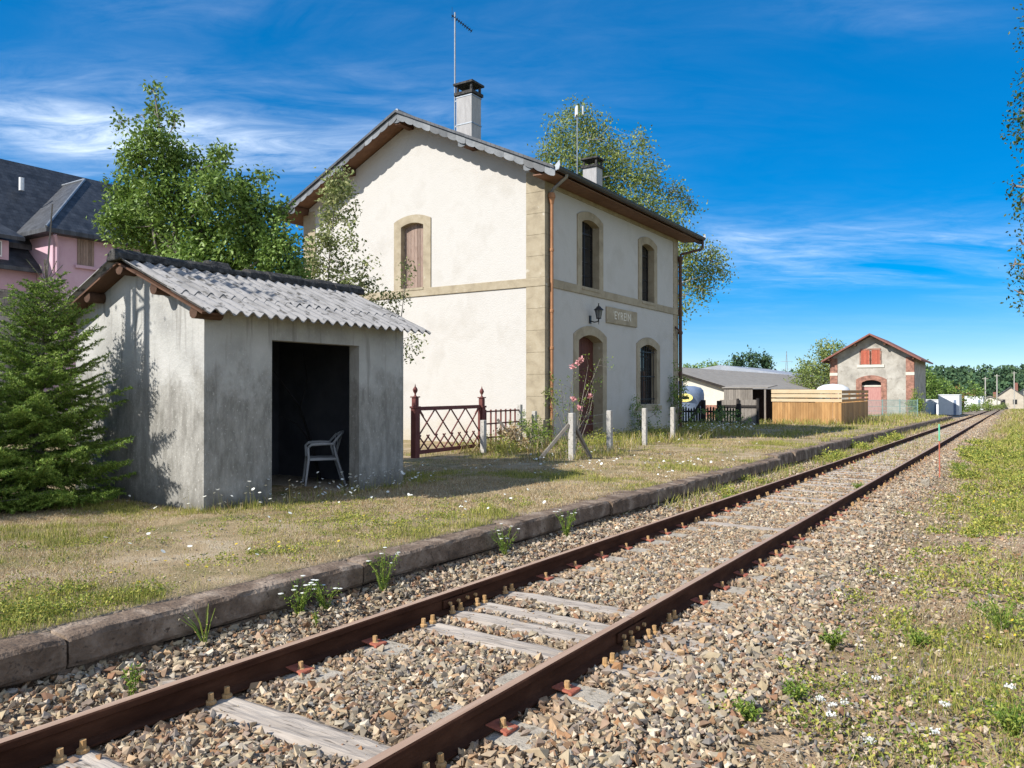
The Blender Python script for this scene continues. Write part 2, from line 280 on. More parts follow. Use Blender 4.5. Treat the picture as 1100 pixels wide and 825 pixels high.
# ------------------------------------------------------------ mesh helpers
ORG = {}
class MB:
    def __init__(s): s.v = []; s.f = []; s.m = []; s.mi = 0
    def add(s, vs, fs):
        b = len(s.v); s.v += [tuple(float(c) for c in p) for p in vs]; s.f += [tuple(b + i for i in f) for f in fs]; s.m += [s.mi] * len(fs)
    def box(s, x0, x1, y0, y1, z0, z1):
        s.add([(x0, y0, z0), (x1, y0, z0), (x1, y1, z0), (x0, y1, z0), (x0, y0, z1), (x1, y0, z1), (x1, y1, z1), (x0, y1, z1)],
              [(3, 2, 1, 0), (4, 5, 6, 7), (0, 1, 5, 4), (1, 2, 6, 5), (2, 3, 7, 6), (3, 0, 4, 7)])
    def obox(s, c, X, Y, Z):                          # centre and three half axes
        c, X, Y, Z = map(np.array, (c, X, Y, Z))
        P = [c + a * X + b * Y + d * Z for d in (-1, 1) for a, b in ((-1, -1), (1, -1), (1, 1), (-1, 1))]
        s.add(P, [(3, 2, 1, 0), (4, 5, 6, 7), (0, 1, 5, 4), (1, 2, 6, 5), (2, 3, 7, 6), (3, 0, 4, 7)])
    def bar(s, p0, p1, wd, th, up=(0, 0, 1)):         # rectangular bar between two points
        p0, p1 = np.array(p0, float), np.array(p1, float); d = p1 - p0; L = np.linalg.norm(d); d = d / L
        a = np.cross(d, up); a = a / (np.linalg.norm(a) + 1e-9) if np.linalg.norm(a) > 1e-6 else np.array((1., 0, 0)); b = np.cross(a, d)
        s.obox((p0 + p1) / 2, d * L / 2, a * wd / 2, b * th / 2)
    def tube(s, pts, rad, n=8, cap=True):
        pts = [np.array(p, float) for p in pts]; rad = rad if hasattr(rad, '__len__') else [rad] * len(pts)
        b = len(s.v); vs = []; a = None
        for i, p in enumerate(pts):
            d = pts[min(i + 1, len(pts) - 1)] - pts[max(i - 1, 0)]; d = d / (np.linalg.norm(d) + 1e-9)
            if a is None: a = np.cross(d, (0, 0, 1)) if abs(d[2]) < .9 else np.cross(d, (1, 0, 0))
            a = a - d * a.dot(d); a = a / (np.linalg.norm(a) + 1e-9); c = np.cross(d, a)
            for k in range(n): t = 2 * math.pi * k / n; vs.append(p + rad[i] * (math.cos(t) * a + math.sin(t) * c))
        fs = [(i * n + k, i * n + (k + 1) % n, (i + 1) * n + (k + 1) % n, (i + 1) * n + k) for i in range(len(pts) - 1) for k in range(n)]
        if cap: fs += [tuple(range(n - 1, -1, -1)), tuple((len(pts) - 1) * n + k for k in range(n))]
        s.add(vs, fs)
    def lathe(s, c, prof, n=16):                      # profile of (radius, height) turned about the vertical through c
        s.tube([(c[0], c[1], c[2] + h) for r, h in prof], [max(r, .0005) for r, h in prof], n)
    def prism(s, poly, d):                            # planar polygon pushed by the vector d
        n = len(poly); P = [np.array(p, float) for p in poly]; Q = [p + np.array(d, float) for p in P]
        s.add(P + Q, [tuple(range(n - 1, -1, -1)), tuple(range(n, 2 * n))] + [(i, (i + 1) % n, n + (i + 1) % n, n + i) for i in range(n)])
    def build(s, name, mats, parent=None, smooth=False, bevel=0):
        me = bpy.data.meshes.new(name); o = bpy.data.objects.new(name, me); COL.objects.link(o)
        off = np.array((0., 0, 0))
        if parent is not None: o.parent = parent; off = ORG.get(parent.name, off)
        ORG[o.name] = off
        me.from_pydata([tuple(np.array(p) - off) for p in s.v], [], s.f)
        for m_ in (mats if isinstance(mats, (list, tuple)) else [mats]): me.materials.append(m_)
        me.polygons.foreach_set('material_index', s.m)
        bm = bmesh.new(); bm.from_mesh(me); bmesh.ops.recalc_face_normals(bm, faces=bm.faces); bm.to_mesh(me); bm.free()
        if smooth: me.polygons.foreach_set('use_smooth', [True] * len(me.polygons)); me.set_sharp_from_angle(angle=R(40))
        if bevel:
            b = o.modifiers.new('bevel', 'BEVEL'); b.width = bevel; b.segments = 2; b.limit_method = 'ANGLE'; b.angle_limit = R(40)
        me.update(); return o
def npmesh(name, V, F, mat, parent=None, fm=None):
    """V (n,3), F (m,k) arrays -> one mesh, fast"""
    me = bpy.data.meshes.new(name); V = np.asarray(V, np.float32)
    o = bpy.data.objects.new(name, me); COL.objects.link(o)
    if parent is not None: o.parent = parent; V = V - np.asarray(ORG.get(parent.name, (0, 0, 0)), np.float32); ORG[o.name] = ORG.get(parent.name, np.zeros(3))
    k = F.shape[1]
    me.vertices.add(len(V)); me.vertices.foreach_set('co', V.ravel())
    me.loops.add(F.size); me.loops.foreach_set('vertex_index', F.ravel().astype(np.int32))
    me.polygons.add(len(F)); me.polygons.foreach_set('loop_start', np.arange(0, F.size, k, dtype=np.int32)); me.polygons.foreach_set('loop_total', np.full(len(F), k, np.int32))
    for m_ in (mat if isinstance(mat, (list, tuple)) else [mat]): me.materials.append(m_)
    if fm is not None: me.polygons.foreach_set('material_index', np.asarray(fm, np.int32))
    me.polygons.foreach_set('use_smooth', np.zeros(len(F), bool)); me.update(calc_edges=True); return o
def tag(o, label=None, cat=None, group=None, kind=None):
    if label: o['label'] = label
    if cat: o['category'] = cat
    if group: o['group'] = group
    if kind: o['kind'] = kind
    return o
def thing(name, label, cat, loc=(0, 0, 0), group=None):
    o = bpy.data.objects.new(name, None); COL.objects.link(o); o.location = loc; o.empty_display_size = .2
    ORG[o.name] = np.array(loc, float); return tag(o, label, cat, group)
def stuff(o, label, cat): return tag(o, label, cat, kind='stuff')
def dup(root, loc):
    r = root.copy(); COL.objects.link(r); r.location = loc
    for ch in list(root.children):
        c = ch.copy(); COL.objects.link(c); c.parent = r
        for g_ in list(ch.children): d = g_.copy(); COL.objects.link(d); d.parent = c
    return r

# ============================================================ ground, track, platform edge
def voromat(name, cols, scale, bump=.8):
    m, n, l = _base(name)
    tc = n.new('ShaderNodeTexCoord'); v = n.new('ShaderNodeTexVoronoi'); v.inputs['Scale'].default_value = scale; l.new(tc.outputs['Object'], v.inputs['Vector'])
    sp = n.new('ShaderNodeSeparateColor'); l.new(v.outputs['Color'], sp.inputs[0]); c = ramp(n, l, sp.outputs[0], cols)
    nz = n.new('ShaderNodeTexNoise'); nz.inputs['Scale'].default_value = 1.7; nz.inputs['Detail'].default_value = 6; l.new(tc.outputs['Object'], nz.inputs['Vector'])
    c = mixc(n, l, ramp(n, l, nz.outputs[0], [(0,) * 3, (.75,) * 3], [.4, .65]), c, (.24, .185, .13))
    p = n.new('ShaderNodeBsdfPrincipled'); p.inputs['Roughness'].default_value = .95; l.new(c, p.inputs['Base Color'])
    b = n.new('ShaderNodeBump'); b.invert = True; b.inputs['Strength'].default_value = bump; b.inputs['Distance'].default_value = .03; l.new(v.outputs['Distance'], b.inputs['Height']); l.new(b.outputs[0], p.inputs['Normal'])
    o = n.new('ShaderNodeOutputMaterial'); l.new(p.outputs[0], o.inputs[0]); return m
STONES = [(.09, .075, .06), (.22, .18, .13), (.34, .28, .195), (.20, .12, .07), (.14, .125, .11), (.31, .22, .13)]
MT['bed'] = voromat('ballast_bed', STONES, 24)
MT['lawn'] = M('dry_lawn_soil', [(.14, .135, .045), (.235, .18, .09), (.33, .245, .145), (.40, .335, .24)], 1.4, 10, .97, .8, 60, pos=[.34, .45, .56, .70], speck=((.40, .33, .22), 75, .60))
MT['verge'] = M('verge_soil', [(.14, .13, .045), (.23, .165, .09), (.31, .22, .135), (.37, .275, .18)], 1.6, 10, .97, .8, 60, pos=[.32, .43, .58, .70], speck=((.40, .32, .22), 70, .60))
MT['field'] = M('field_grass', [(.10, .14, .035), (.19, .19, .065), (.28, .25, .10)], .15, 8, .95)

def sst(a, b, x): t = np.clip((np.asarray(x, float) - a) / (b - a), 0, 1); return t * t * (3 - 2 * t)
EDGE = -4.62
def gh(X, Y):
    X = np.asarray(X, float); Y = np.asarray(Y, float)
    plat = .15 + .07 * sst(16, 21, Y) * sst(-13, -9, X); plat = plat + (-.12 - plat) * sst(82.5, 86, Y)
    plat = plat + .03 * (fbm(X, Y, .9, 3) - .5)
    bed = -.175 + .02 * (fbm(X, Y, 2.5, 5) - .5) + .055 * sst(-4.05, -4.5, X)
    right = -.175 - .06 * sst(-1.7, -1.0, X) + .10 * sst(-.7, .6, X) + .05 * (fbm(X, Y, 1.5, 9) - .5)
    z = np.where(X < EDGE - .2, plat, np.where(X < -1.7, bed, right))
    rise = np.clip((Y - 150) * .011, 0, 3.2) * np.maximum(sst(-8.5, -14, X), sst(2.5, 8, X))
    return z + gz(Y) + rise
xs = np.unique(np.concatenate([[-900, -500, -300, -200, -140, -100, -75, -60, -50, -40, -33, -28, -24, -20, -17, -15], np.arange(-14, EDGE - .5, .25),
     [EDGE - .45, EDGE - .35, EDGE - .22, EDGE - .18], np.arange(-4.7, 1.2, .12), [1.5, 2, 2.5, 3.5, 5, 8, 12, 20, 35, 60, 100, 160, 260, 500, 900]]))
ys = np.concatenate([[-60, -30, -15, -8, -4, -2, -1], np.arange(0, 24, .16), np.arange(24, 60, .6), np.arange(60, 160, 2), np.arange(160, 500, 12), np.arange(500, 1000, 50), [1200, 1600, 2200, 3000]])
XX, YY = np.meshgrid(xs, ys); ZZ = gh(XX, YY)
nx, ny = len(xs), len(ys)
idx = np.arange(nx * ny).reshape(ny, nx)
F = np.stack([idx[:-1, :-1], idx[:-1, 1:], idx[1:, 1:], idx[1:, :-1]], -1).reshape(-1, 4)
V = np.stack([XX, YY, ZZ], -1).reshape(-1, 3)
fx = V[F][:, :, 0].mean(1); fy = V[F][:, :, 1].mean(1)
bx = -1.25 - .35 * sst(4, 14, fy) + .7 * (fbm(fx, fy, 1.8, 21) - .5)
fm = np.where((fx < EDGE - .2) & (fy < 84), 0, np.where(fx < -7, 3, np.where(fx < bx, 1, np.where(fx < 3, 2, 3))))
fm = np.where((fx < -40) | (fx > 8) | (fy > 140) & ((fx < -6.5) | (fx > 1)), 3, fm)
g_o = npmesh('ground', V, F, [MT['lawn'], MT['bed'], MT['verge'], MT['field']], fm=fm); tag(g_o, kind='structure')
g_o.data.polygons.foreach_set('use_smooth', np.ones(len(F), bool))

# ---- rails
RL, RR = -3.775, -2.275
def rail_mb(x, y0, y1):
    hw, fw = .0325, .066
    pr = [(-fw, -.150), (fw, -.150), (fw, -.139), (.012, -.124), (.0085, -.05), (hw, -.038), (hw, -.008), (hw - .008, 0), (-hw + .008, 0), (-hw, -.008), (-hw, -.038), (-.0085, -.05), (-.012, -.124), (-fw, -.139)]
    mb = MB(); n = len(pr); ysn = np.linspace(y0, y1, max(2, int((y1 - y0) / 6)))
    vs = [(x + a, y, float(gz(y)) + b) for y in ysn for a, b in pr]
    for i in range(len(ysn) - 1):
        for k in range(n):
            mb.m.append(1 if k in (7,) else 0); mb.f.append((i * n + k, i * n + (k + 1) % n, (i + 1) * n + (k + 1) % n, (i + 1) * n + k))
    mb.v = vs
    mb.f += [tuple(range(n)), tuple(range((len(ysn) - 1) * n, len(ysn) * n))]; mb.m += [0, 0]
    return mb
JY = 5.02
for x, side in ((RL, 'platform'), (RR, 'far')):
    for y0, y1, w_ in ((-3, JY - .004, 'near length'), (JY + .004, 440, 'long length')):
        o = rail_mb(x, y0, y1).build('rail', [MT['rail'], MT['railtop']])
        tag(o, 'rusty steel rail nearest the platform edge, %s' % ('running past the fishplate joint into the distance' if y0 > 0 else 'ending at the bolted joint in the foreground')
            if x == RL else 'rusty steel rail beside the stony shoulder, %s' % ('running away to the horizon past the wooden sleepers' if y0 > 0 else 'shortest piece in the front of the track'), 'rail', 'rails of the railway track')
        if y0 < 0:
            for s_ in (-1, 1):
                mb = MB(); mb.bar((x + s_ * .020, JY - .24, float(gz(JY - .24)) - .088), (x + s_ * .020, JY + .24, float(gz(JY + .24)) - .088), .018, .066)
                fp = mb.build('fishplate', MT['rail'], o, bevel=.004)
                for dy in (-.17, -.06, .06, .17):
                    mb = MB(); p = np.array((x + s_ * .028, JY + dy, float(gz(JY + dy)) - .086)); mb.tube([p, p + (s_ * .022, 0, 0)], .015, 6); mb.build('bolt', MT['bolt'], fp)
            if x == RL:
                for yy in (1.42, 1.60):
                    mb = MB(); p = np.array((x + .0088, yy, float(gz(yy)) - .075)); mb.tube([p, p + (.003, 0, 0)], .014, 10); mb.build('bolt_hole', MT['block'], o)

# ---- sleepers
CXT = (RL + RR) / 2
def wood_body(seed):
    r = np.random.default_rng(seed); nxs, nys = 28, 5; L = 1.29; W = .125
    P = []; top = []
    for i in range(nxs + 1):
        for j in range(nys + 1):
            u = i / nxs * 2 - 1; v = j / nys * 2 - 1
            edge = .012 * (abs(v) == 1) * r.random() + .008 * (abs(v) == 1)
            top.append((u * L, v * (W - .012 * r.random() * (abs(v) == 1)), -.152 - edge - .010 * r.random() ** 2 - .018 * max(0, abs(u) - .9) * 10 * r.random()))
    mb = MB(); mb.v = [tuple(p) for p in top]
    st = nys + 1
    for i in range(nxs):
        for j in range(nys): mb.f.append((i * st + j, (i + 1) * st + j, (i + 1) * st + j + 1, i * st + j + 1)); mb.m.append(0)
    b = len(mb.v); ring = [i * st for i in range(nxs + 1)] + [nxs * st + j for j in range(1, nys + 1)] + [i * st + nys for i in range(nxs - 1, -1, -1)] + [j for j in range(nys - 1, 0, -1)]
    mb.v += [(mb.v[k][0], mb.v[k][1], -.31) for k in ring]
    for a in range(len(ring)): c = (a + 1) % len(ring); mb.f.append((ring[a], ring[c], b + c, b + a)); mb.m.append(0)
    return mb
def screw_mb(x, y):
    mb = MB(); mb.lathe((x, y, -.140), [(.030, -.012), (.030, .003), (.022, .009), (.020, .009)], 8); mb.tube([(x, y, -.132), (x, y, -.094)], [.0175, .016], 6); return mb
def make_wood(seed):
    t = thing('wooden_sleeper', 'x', 'sleeper')
    wood_body(seed).build('timber', MT['sleeper'], t)
    for xr in (RL - CXT, RR - CXT):
        for s_ in (-1, 1):
            for dy in (-.05, .055): screw_mb(xr + s_ * .085, dy).build('screw', MT['bolt'], t)
    return t
def make_conc(seed):
    r = np.random.default_rng(seed); t = thing('concrete_sleeper', 'x', 'sleeper')
    for xr in (RL - CXT, RR - CXT):
        mb = MB(); sk = r.normal(0, .01, 4)
        mb.prism([(xr - .36, -.13 + sk[0], -.158), (xr + .36, -.13 + sk[1], -.158), (xr + .40, -.145, -.30), (xr - .40, -.145, -.30)], (0, .27, 0))
        mb.build('block', MT['block'], t, bevel=.012)
        for s_ in (-1, 1):
            mb = MB(); x0 = xr + s_ * .035; x1 = xr + s_ * .155
            mb.obox(((x0 + x1) / 2, .0, -.137), ((x1 - x0) / 2, .008, -.009 * s_), (.006, .052, 0), (0, 0, .006))
            mb.obox((x1 - s_ * .01, 0, -.150), (.012, 0, 0), (0, .05, 0), (0, 0, .008))
            c = mb.build('rail_clip', MT['clip'], t, bevel=.004)
            screw_mb(xr + s_ * .10, 0).build('bolt', MT['bolt'], c)
    mb = MB(); mb.box(-.45, .45, -.03, .03, -.27, -.22); mb.build('tie_bar', MT['rail'], t)
    return t
woods = [make_wood(s_) for s_ in (1, 2, 3, 4)]; concs = [make_conc(s_) for s_ in (1, 2)]
near_s = [(1.28, 'w', None), (1.90, 'w', 'grey wooden sleeper in the bottom left corner, mostly under stones'), (2.72, 'w', 'broad pale grey wooden sleeper, nearest one lying whole between the rails'),
          (3.28, 'c', 'concrete sleeper with red clips just beyond the broad pale wooden sleeper'), (3.92, 'c', 'concrete sleeper with red clips just before the four wooden ones at the joint'),
          (4.47, 'w', 'cracked wooden sleeper with a dark split, first of four at the rail joint'), (4.87, 'w', 'wooden sleeper second of four at the rail joint, just before the fishplate bolts'),
          (5.18, 'w', 'wooden sleeper third of four at the rail joint, close behind its neighbour'), (5.64, 'w', 'bleached wooden sleeper farthest of four at the rail joint')]
y = 6.25; k = 0; pat = 'cccccccwccccwwcwcwwcwcwwccwwcwwwcwcwwcw'
while y < 96:
    near_s.append((y, pat[k % len(pat)], None)); y += .60 + rng.normal(0, .012); k += 1
used = set(); SLEEP = []
far_mesh = {}
for y, kd, lab in near_s:
    src = woods[int(rng.integers(4))] if kd == 'w' else concs[int(rng.integers(2))]
    z = float(gz(y)); dx = rng.normal(0, .02)
    SLEEP.append((y, kd, dx))
    if y < 27:
        if src.name not in used: o = src; used.add(src.name); o.location = (CXT + dx, y, z)
        else: o = dup(src, (CXT + dx, y, z))
    else:
        body = [c for c in src.children if c.name.startswith('timber' if kd == 'w' else 'block')]
        if kd == 'w': o = body[0].copy(); o.parent = None
        else:
            if 'c' not in far_mesh:
                mb = MB()
                for xr in (RL - CXT, RR - CXT): mb.box(xr - .36, xr + .36, -.13, .13, -.30, -.158)
                mb.box(-.45, .45, -.03, .03, -.27, -.22); q = mb.build('concrete_sleeper', MT['block']); far_mesh['c'] = q.data; bpy.data.objects.remove(q)
            o = bpy.data.objects.new('concrete_sleeper', far_mesh['c'])
        COL.objects.link(o); o.name = 'wooden_sleeper' if kd == 'w' else 'concrete_sleeper'; o.location = (CXT + dx, y, z)
    if kd == 'w': o.rotation_euler = (0, 0, rng.normal(0, .012))
    tag(o, lab or ('weathered wooden sleeper in the long run of track beyond the joint' if kd == 'w' and y > 6 else 'grey wooden sleeper at the very front edge of the track' if kd == 'w' else 'concrete block sleeper in the long run of track beyond the joint'), 'sleeper', 'sleepers under the track')
for t in woods + concs:
    if t.name not in used:
        for c in list(t.children_recursive): bpy.data.objects.remove(c)
        bpy.data.objects.remove(t)

# ---- platform edge stones
y = -1.2; k = 0; r = np.random.default_rng(12)
klab = {1: 'pitted brown edge stone in the bottom left corner of the platform', 2: 'long edge stone of the platform below the white flowers, after the first dark joint',
        3: 'pale topped edge stone with yarrow growing against its face', 4: 'edge stone of the platform before the daisies beside the left rail'}
lens = [1.6, 1.95, 2.45, 2.3, 2.5, 1.3, 1.5, 2.0, 1.4, 1.9, 1.35]
while y < 82.6:
    L = lens[k] if k < len(lens) else 2.0 + r.normal(0, .25)
    far = y > 18.2; e = EDGE + r.normal(0, .016) - (.09 if far else 0) + (.05 if 8 < y < 10.5 else 0); up = (.075 if far else -.02 if k < 3 else .0) + r.normal(0, .006)
    nyk = max(2, int(L / .12)) if y < 25 else 2; nxk = 5
    mb = MB(); zt = .156 + up; wd = .42 + r.normal(0, .03); g = .012
    prof = [(e - .01, -.055), (e + .004, -.03), (e, zt - .03), (e - .02, zt - .006), (e - .05, zt), (e - wd * .5, zt + .004), (e - wd, zt - .004), (e - wd, -.055)]
    n = len(prof)
    for i in range(nyk + 1):
        yy = y + g + (L - 2 * g) * i / nyk; edg = .012 if i in (0, nyk) else 0
        for a, b in prof:
            j = r.normal(0, .0035, 2) if y < 25 else (0, 0); mb.v.append((a + j[0] - edg * .5, yy, float(gz(yy)) + b + j[1] * .7 - edg * (b > 0)))
    for i in range(nyk):
        for q in range(n): mb.f.append((i * n + q, i * n + (q + 1) % n, (i + 1) * n + (q + 1) % n, (i + 1) * n + q)); mb.m.append(0)
    mb.f += [tuple(range(n)), tuple(range(nyk * n, nyk * n + n))]; mb.m += [0, 0]
    o = mb.build('platform_edge_stone', MT['kerb'])
    tag(o, klab.get(k, 'brown edge stone in the lower middle stretch of the platform' if not far else 'raised edge stone in the far stretch of the platform'), 'edge stone', 'stones edging the platform')
    y += L; k += 1
mb = MB()                                             # rough footing under the edge stones
for i in range(60):
    yy = -1.2 + i * 1.4
    mb.box(EDGE - .50, EDGE - .035 - (.09 if yy > 18 else 0) + r.normal(0, .012), yy, yy + 1.385, float(gz(yy)) - .35, float(gz(yy + 1.4)) - .062)
tag(mb.build('platform_footing', MT['kerb']), kind='structure')

# ---- crushed stone
def rust_ballast(m):
    n, l = m.node_tree.nodes, m.node_tree.links; p = next(q for q in n if q.type == 'BSDF_PRINCIPLED'); src = p.inputs['Base Color'].links[0].from_socket
    tc = n.new('ShaderNodeTexCoord'); sx = n.new('ShaderNodeSeparateXYZ'); l.new(tc.outputs['Object'], sx.inputs[0])
    def mt(op, a, b):
        q = n.new('ShaderNodeMath'); q.operation = op; q.use_clamp = op == 'MULTIPLY'
        for i, v in enumerate((a, b)):
            if isinstance(v, (int, float)): q.inputs[i].default_value = v
            else: l.new(v, q.inputs[i])
        return q.outputs[0]
    d = mt('MINIMUM', mt('ABSOLUTE', mt('SUBTRACT', sx.outputs[0], RL), 0), mt('ABSOLUTE', mt('SUBTRACT', sx.outputs[0], RR), 0))
    nz = n.new('ShaderNodeTexNoise'); nz.inputs['Scale'].default_value = 3.5; nz.inputs['Detail'].default_value = 5; l.new(tc.outputs['Object'], nz.inputs['Vector'])
    f = mt('MULTIPLY', mt('MULTIPLY', mt('SUBTRACT', .55, d), 1.7), mt('MULTIPLY', mt('SUBTRACT', nz.outputs[0], .28), 2.6))
    l.new(mixc(n, l, mt('MULTIPLY', f, .75), src, (.27, .15, .075)), p.inputs['Base Color'])
rust_ballast(MT['ballast']); rust_ballast(MT['bed'])
def hull(seed):
    r = np.random.default_rng(seed); bm = bmesh.new()
    P = r.uniform(-1, 1, (8, 3)); P = P / np.abs(P).max(1)[:, None] * r.uniform(.55, 1.0, (8, 1)); P *= np.array((1.1, r.uniform(.6, .95), r.uniform(.4, .8)))
    vs = [bm.verts.new(p) for p in P]; res = bmesh.ops.convex_hull(bm, input=vs)
    bmesh.ops.delete(bm, geom=[v for v in bm.verts if not v.link_faces], context='VERTS'); bmesh.ops.triangulate(bm, faces=bm.faces)
    bm.verts.index_update(); a = np.array([v.co[:] for v in bm.verts]); f = np.array([[v.index for v in q.verts] for q in bm.faces]); bm.free(); return a, f
HULLS = [hull(s_) for s_ in range(12)]
def rotmats(n, r):
    q = r.normal(0, 1, (n, 4)); q /= np.linalg.norm(q, axis=1)[:, None]; a, b, c, d = q.T
    return np.stack([1 - 2 * (c * c + d * d), 2 * (b * c - a * d), 2 * (b * d + a * c), 2 * (b * c + a * d), 1 - 2 * (b * b + d * d), 2 * (c * d - a * b), 2 * (b * d - a * c), 2 * (c * d + a * b), 1 - 2 * (b * b + c * c)], -1).reshape(n, 3, 3)
def inview(P, mg=140):
    u, v, zc = to_px(P); return (u > -mg) & (u < 1100 + mg) & (v < 825 + mg) & (zc > .5)
def stones(P, S, r):
    k = r.integers(0, len(HULLS), len(P)); Vs, Fs, off = [], [], 0
    for h in range(len(HULLS)):
        a, f = HULLS[h]; m = np.where(k == h)[0]
        if not len(m): continue
        Q = np.einsum('nij,vj->nvi', rotmats(len(m), r), a) * S[m][:, None, None]; Q[:, :, 2] *= .85
        Q = Q + P[m][:, None, :]
        Vs.append(Q.reshape(-1, 3)); Fs.append((f[None] + (np.arange(len(m)) * len(a))[:, None, None]).reshape(-1, 3) + off); off += Q.shape[0] * Q.shape[1]
    return np.concatenate(Vs), np.concatenate(Fs)
def scatter(n, x0, x1, y0, y1, r): return r.uniform(x0, x1, n), r.uniform(y0, y1, n)
r = np.random.default_rng(5); PS, SS = [], []
for y0, y1, den, s0, s1 in ((.3, 5, 1750, .013, .042), (5, 10, 1400, .015, .042), (10, 18, 850, .02, .042), (18, 34, 360, .025, .045), (34, 62, 150, .03, .05), (62, 120, 45, .05, .08)):
    n = int(den * (y1 - y0) * 6.32); X, Y = scatter(n, -4.72, 1.6, y0, y1, r)
    s_ = s0 + (s1 - s0) * r.random(n) ** 1.6
    bnd = -1.15 - .35 * sst(4, 14, Y)
    keep = (X < bnd + .5 * (fbm(X, Y, 1.6, 31) - .5)) | (r.random(n) < .40 * np.exp(-np.maximum(0, X - bnd) * 1.2) + .12 * (fbm(X, Y, 2.2, 8) > .48))
    s_ = np.where(X > bnd, s_ * .72, s_); big = (X > -2.1) & (X < -1.0) & (r.random(n) < .10); s_ = np.where(big, s_ * 1.5, s_)
    keep &= ~((X < -4.35) & (r.random(n) < .45))
    for xr in (RL, RR): keep &= np.abs(X - xr) > .075
    for ys_, kd, dx in SLEEP:
        if not (y0 - 1 < ys_ < y1 + 1): continue
        if kd == 'w': on = (np.abs(Y - ys_) < .145 + .03 * (r.random(n) - .5)) & (np.abs(X - CXT) < 1.29); keep &= ~(on & (r.random(n) < np.where(np.abs(X - CXT) < .70, .985, .72)))
        else:
            ex = .36 + .05 * math.sin(ys_ * 7)
            on = (np.abs(Y - ys_) < .15) & ((np.abs(X - RL) < ex) | (np.abs(X - RR) < ex)); keep &= ~(on & (r.random(n) < .94))
    Z = gh(X, Y) + .012 + .022 * r.random(n)
    inn = (X > RL) & (X < RR); Z = np.where(inn, Z - .006 - .012 * sst(6, 9, Y), Z)
    P = np.stack([X, Y, Z], -1); keep &= inview(P, 320)
    PS.append(P[keep]); SS.append(s_[keep])
for x0_, x1_, n in ((EDGE + .02, -1.2, 62000), (-1.5, 1.4, 34000)):
    X, Y = r.uniform(x0_, x1_, n), .8 + 11 * r.random(n) ** 1.5; k_ = np.ones(n, bool)
    for xr in (RL, RR): k_ &= np.abs(X - xr) > .07
    for ys_, kd, dx in SLEEP:
        if kd == 'w': k_ &= ~((np.abs(Y - ys_) < .13) & (np.abs(X - CXT) < 1.29) & (r.random(n) < .9))
        else: k_ &= ~((np.abs(Y - ys_) < .13) & ((np.abs(X - RL) < .34) | (np.abs(X - RR) < .36)) & (r.random(n) < .93))
    if x0_ > -3: k_ &= fbm(X, Y, 1.7, 19) > .44
    P = np.stack([X, Y, gh(X, Y) + np.where(X < -1.3, .010 + .012 * r.random(n), .003)], -1); k_ &= inview(P, 200); PS.append(P[k_]); SS.append(r.uniform(.005, .013, k_.sum()))
P = np.concatenate(PS); S = np.concatenate(SS)
V, F = stones(P, S, r)
stuff(npmesh('ballast', V, F, MT['ballast']), 'grey and rusty crushed stone ballast between and beside the rails', 'ballast')
print('stones', len(P), 'tris', len(F))
# loose stones in the lawn
n = 9000; X, Y = scatter(n, -11, EDGE - .45, 1.5, 14, r); P = np.stack([X, Y, gh(X, Y) + .002], -1); k_ = inview(P) & (fbm(X, Y, .8, 15) > .47)
V, F = stones(P[k_], r.uniform(.004, .016, k_.sum()) * (1 + .5 * (r.random(k_.sum()) < .05)), r); stuff(npmesh('gravel', V, F, MT['ballast']), 'small loose stones scattered through the dry platform grass', 'gravel')

# ============================================================ walls with openings, surrounds, tubes of leaves
def wall_panel(mb, o, U, Vv, N, W, H, holes, depth):
    """flat wall W x H seen from the side N points to; holes (u0,u1,v0,v1) get reveals of the given depth"""
    o, U, Vv, N = [np.array(a, float) for a in (o, U, Vv, N)]
    us = sorted({0, W, *[h[0] for h in holes], *[h[1] for h in holes]}); vs = sorted({0, H, *[h[2] for h in holes], *[h[3] for h in holes]})
    pt = lambda u, v, d=0: o + U * u + Vv * v - N * d
    for i in range(len(us) - 1):
        for j in range(len(vs) - 1):
            cu, cv = (us[i] + us[i + 1]) / 2, (vs[j] + vs[j + 1]) / 2
            if any(h[0] < cu < h[1] and h[2] < cv < h[3] for h in holes): continue
            mb.add([pt(us[i], vs[j]), pt(us[i + 1], vs[j]), pt(us[i + 1], vs[j + 1]), pt(us[i], vs[j + 1])], [(0, 1, 2, 3)])
    for u0, u1, v0, v1 in holes:
        c = [(u0, v0), (u1, v0), (u1, v1), (u0, v1)]
        for k in range(4):
            a, b = c[k], c[(k + 1) % 4]; mb.add([pt(*a), pt(*b), pt(*b, depth), pt(*a, depth)], [(0, 1, 2, 3)])
def arch(u0, u1, vb, vs, rise, n=10):
    P = [(u0, vb)]
    if rise < 1e-4: P += [(u0, vs), (u1, vs)]
    else:
        hw = (u1 - u0) / 2; r_ = (hw * hw + rise * rise) / (2 * rise); a0 = math.asin(min(1, hw / r_)); cu = (u0 + u1) / 2
        for i in range(n + 1): a = -a0 + 2 * a0 * i / n; P.append((cu + r_ * math.sin(a), vs + rise - r_ + r_ * math.cos(a)))
    return P + [(u1, vb)]
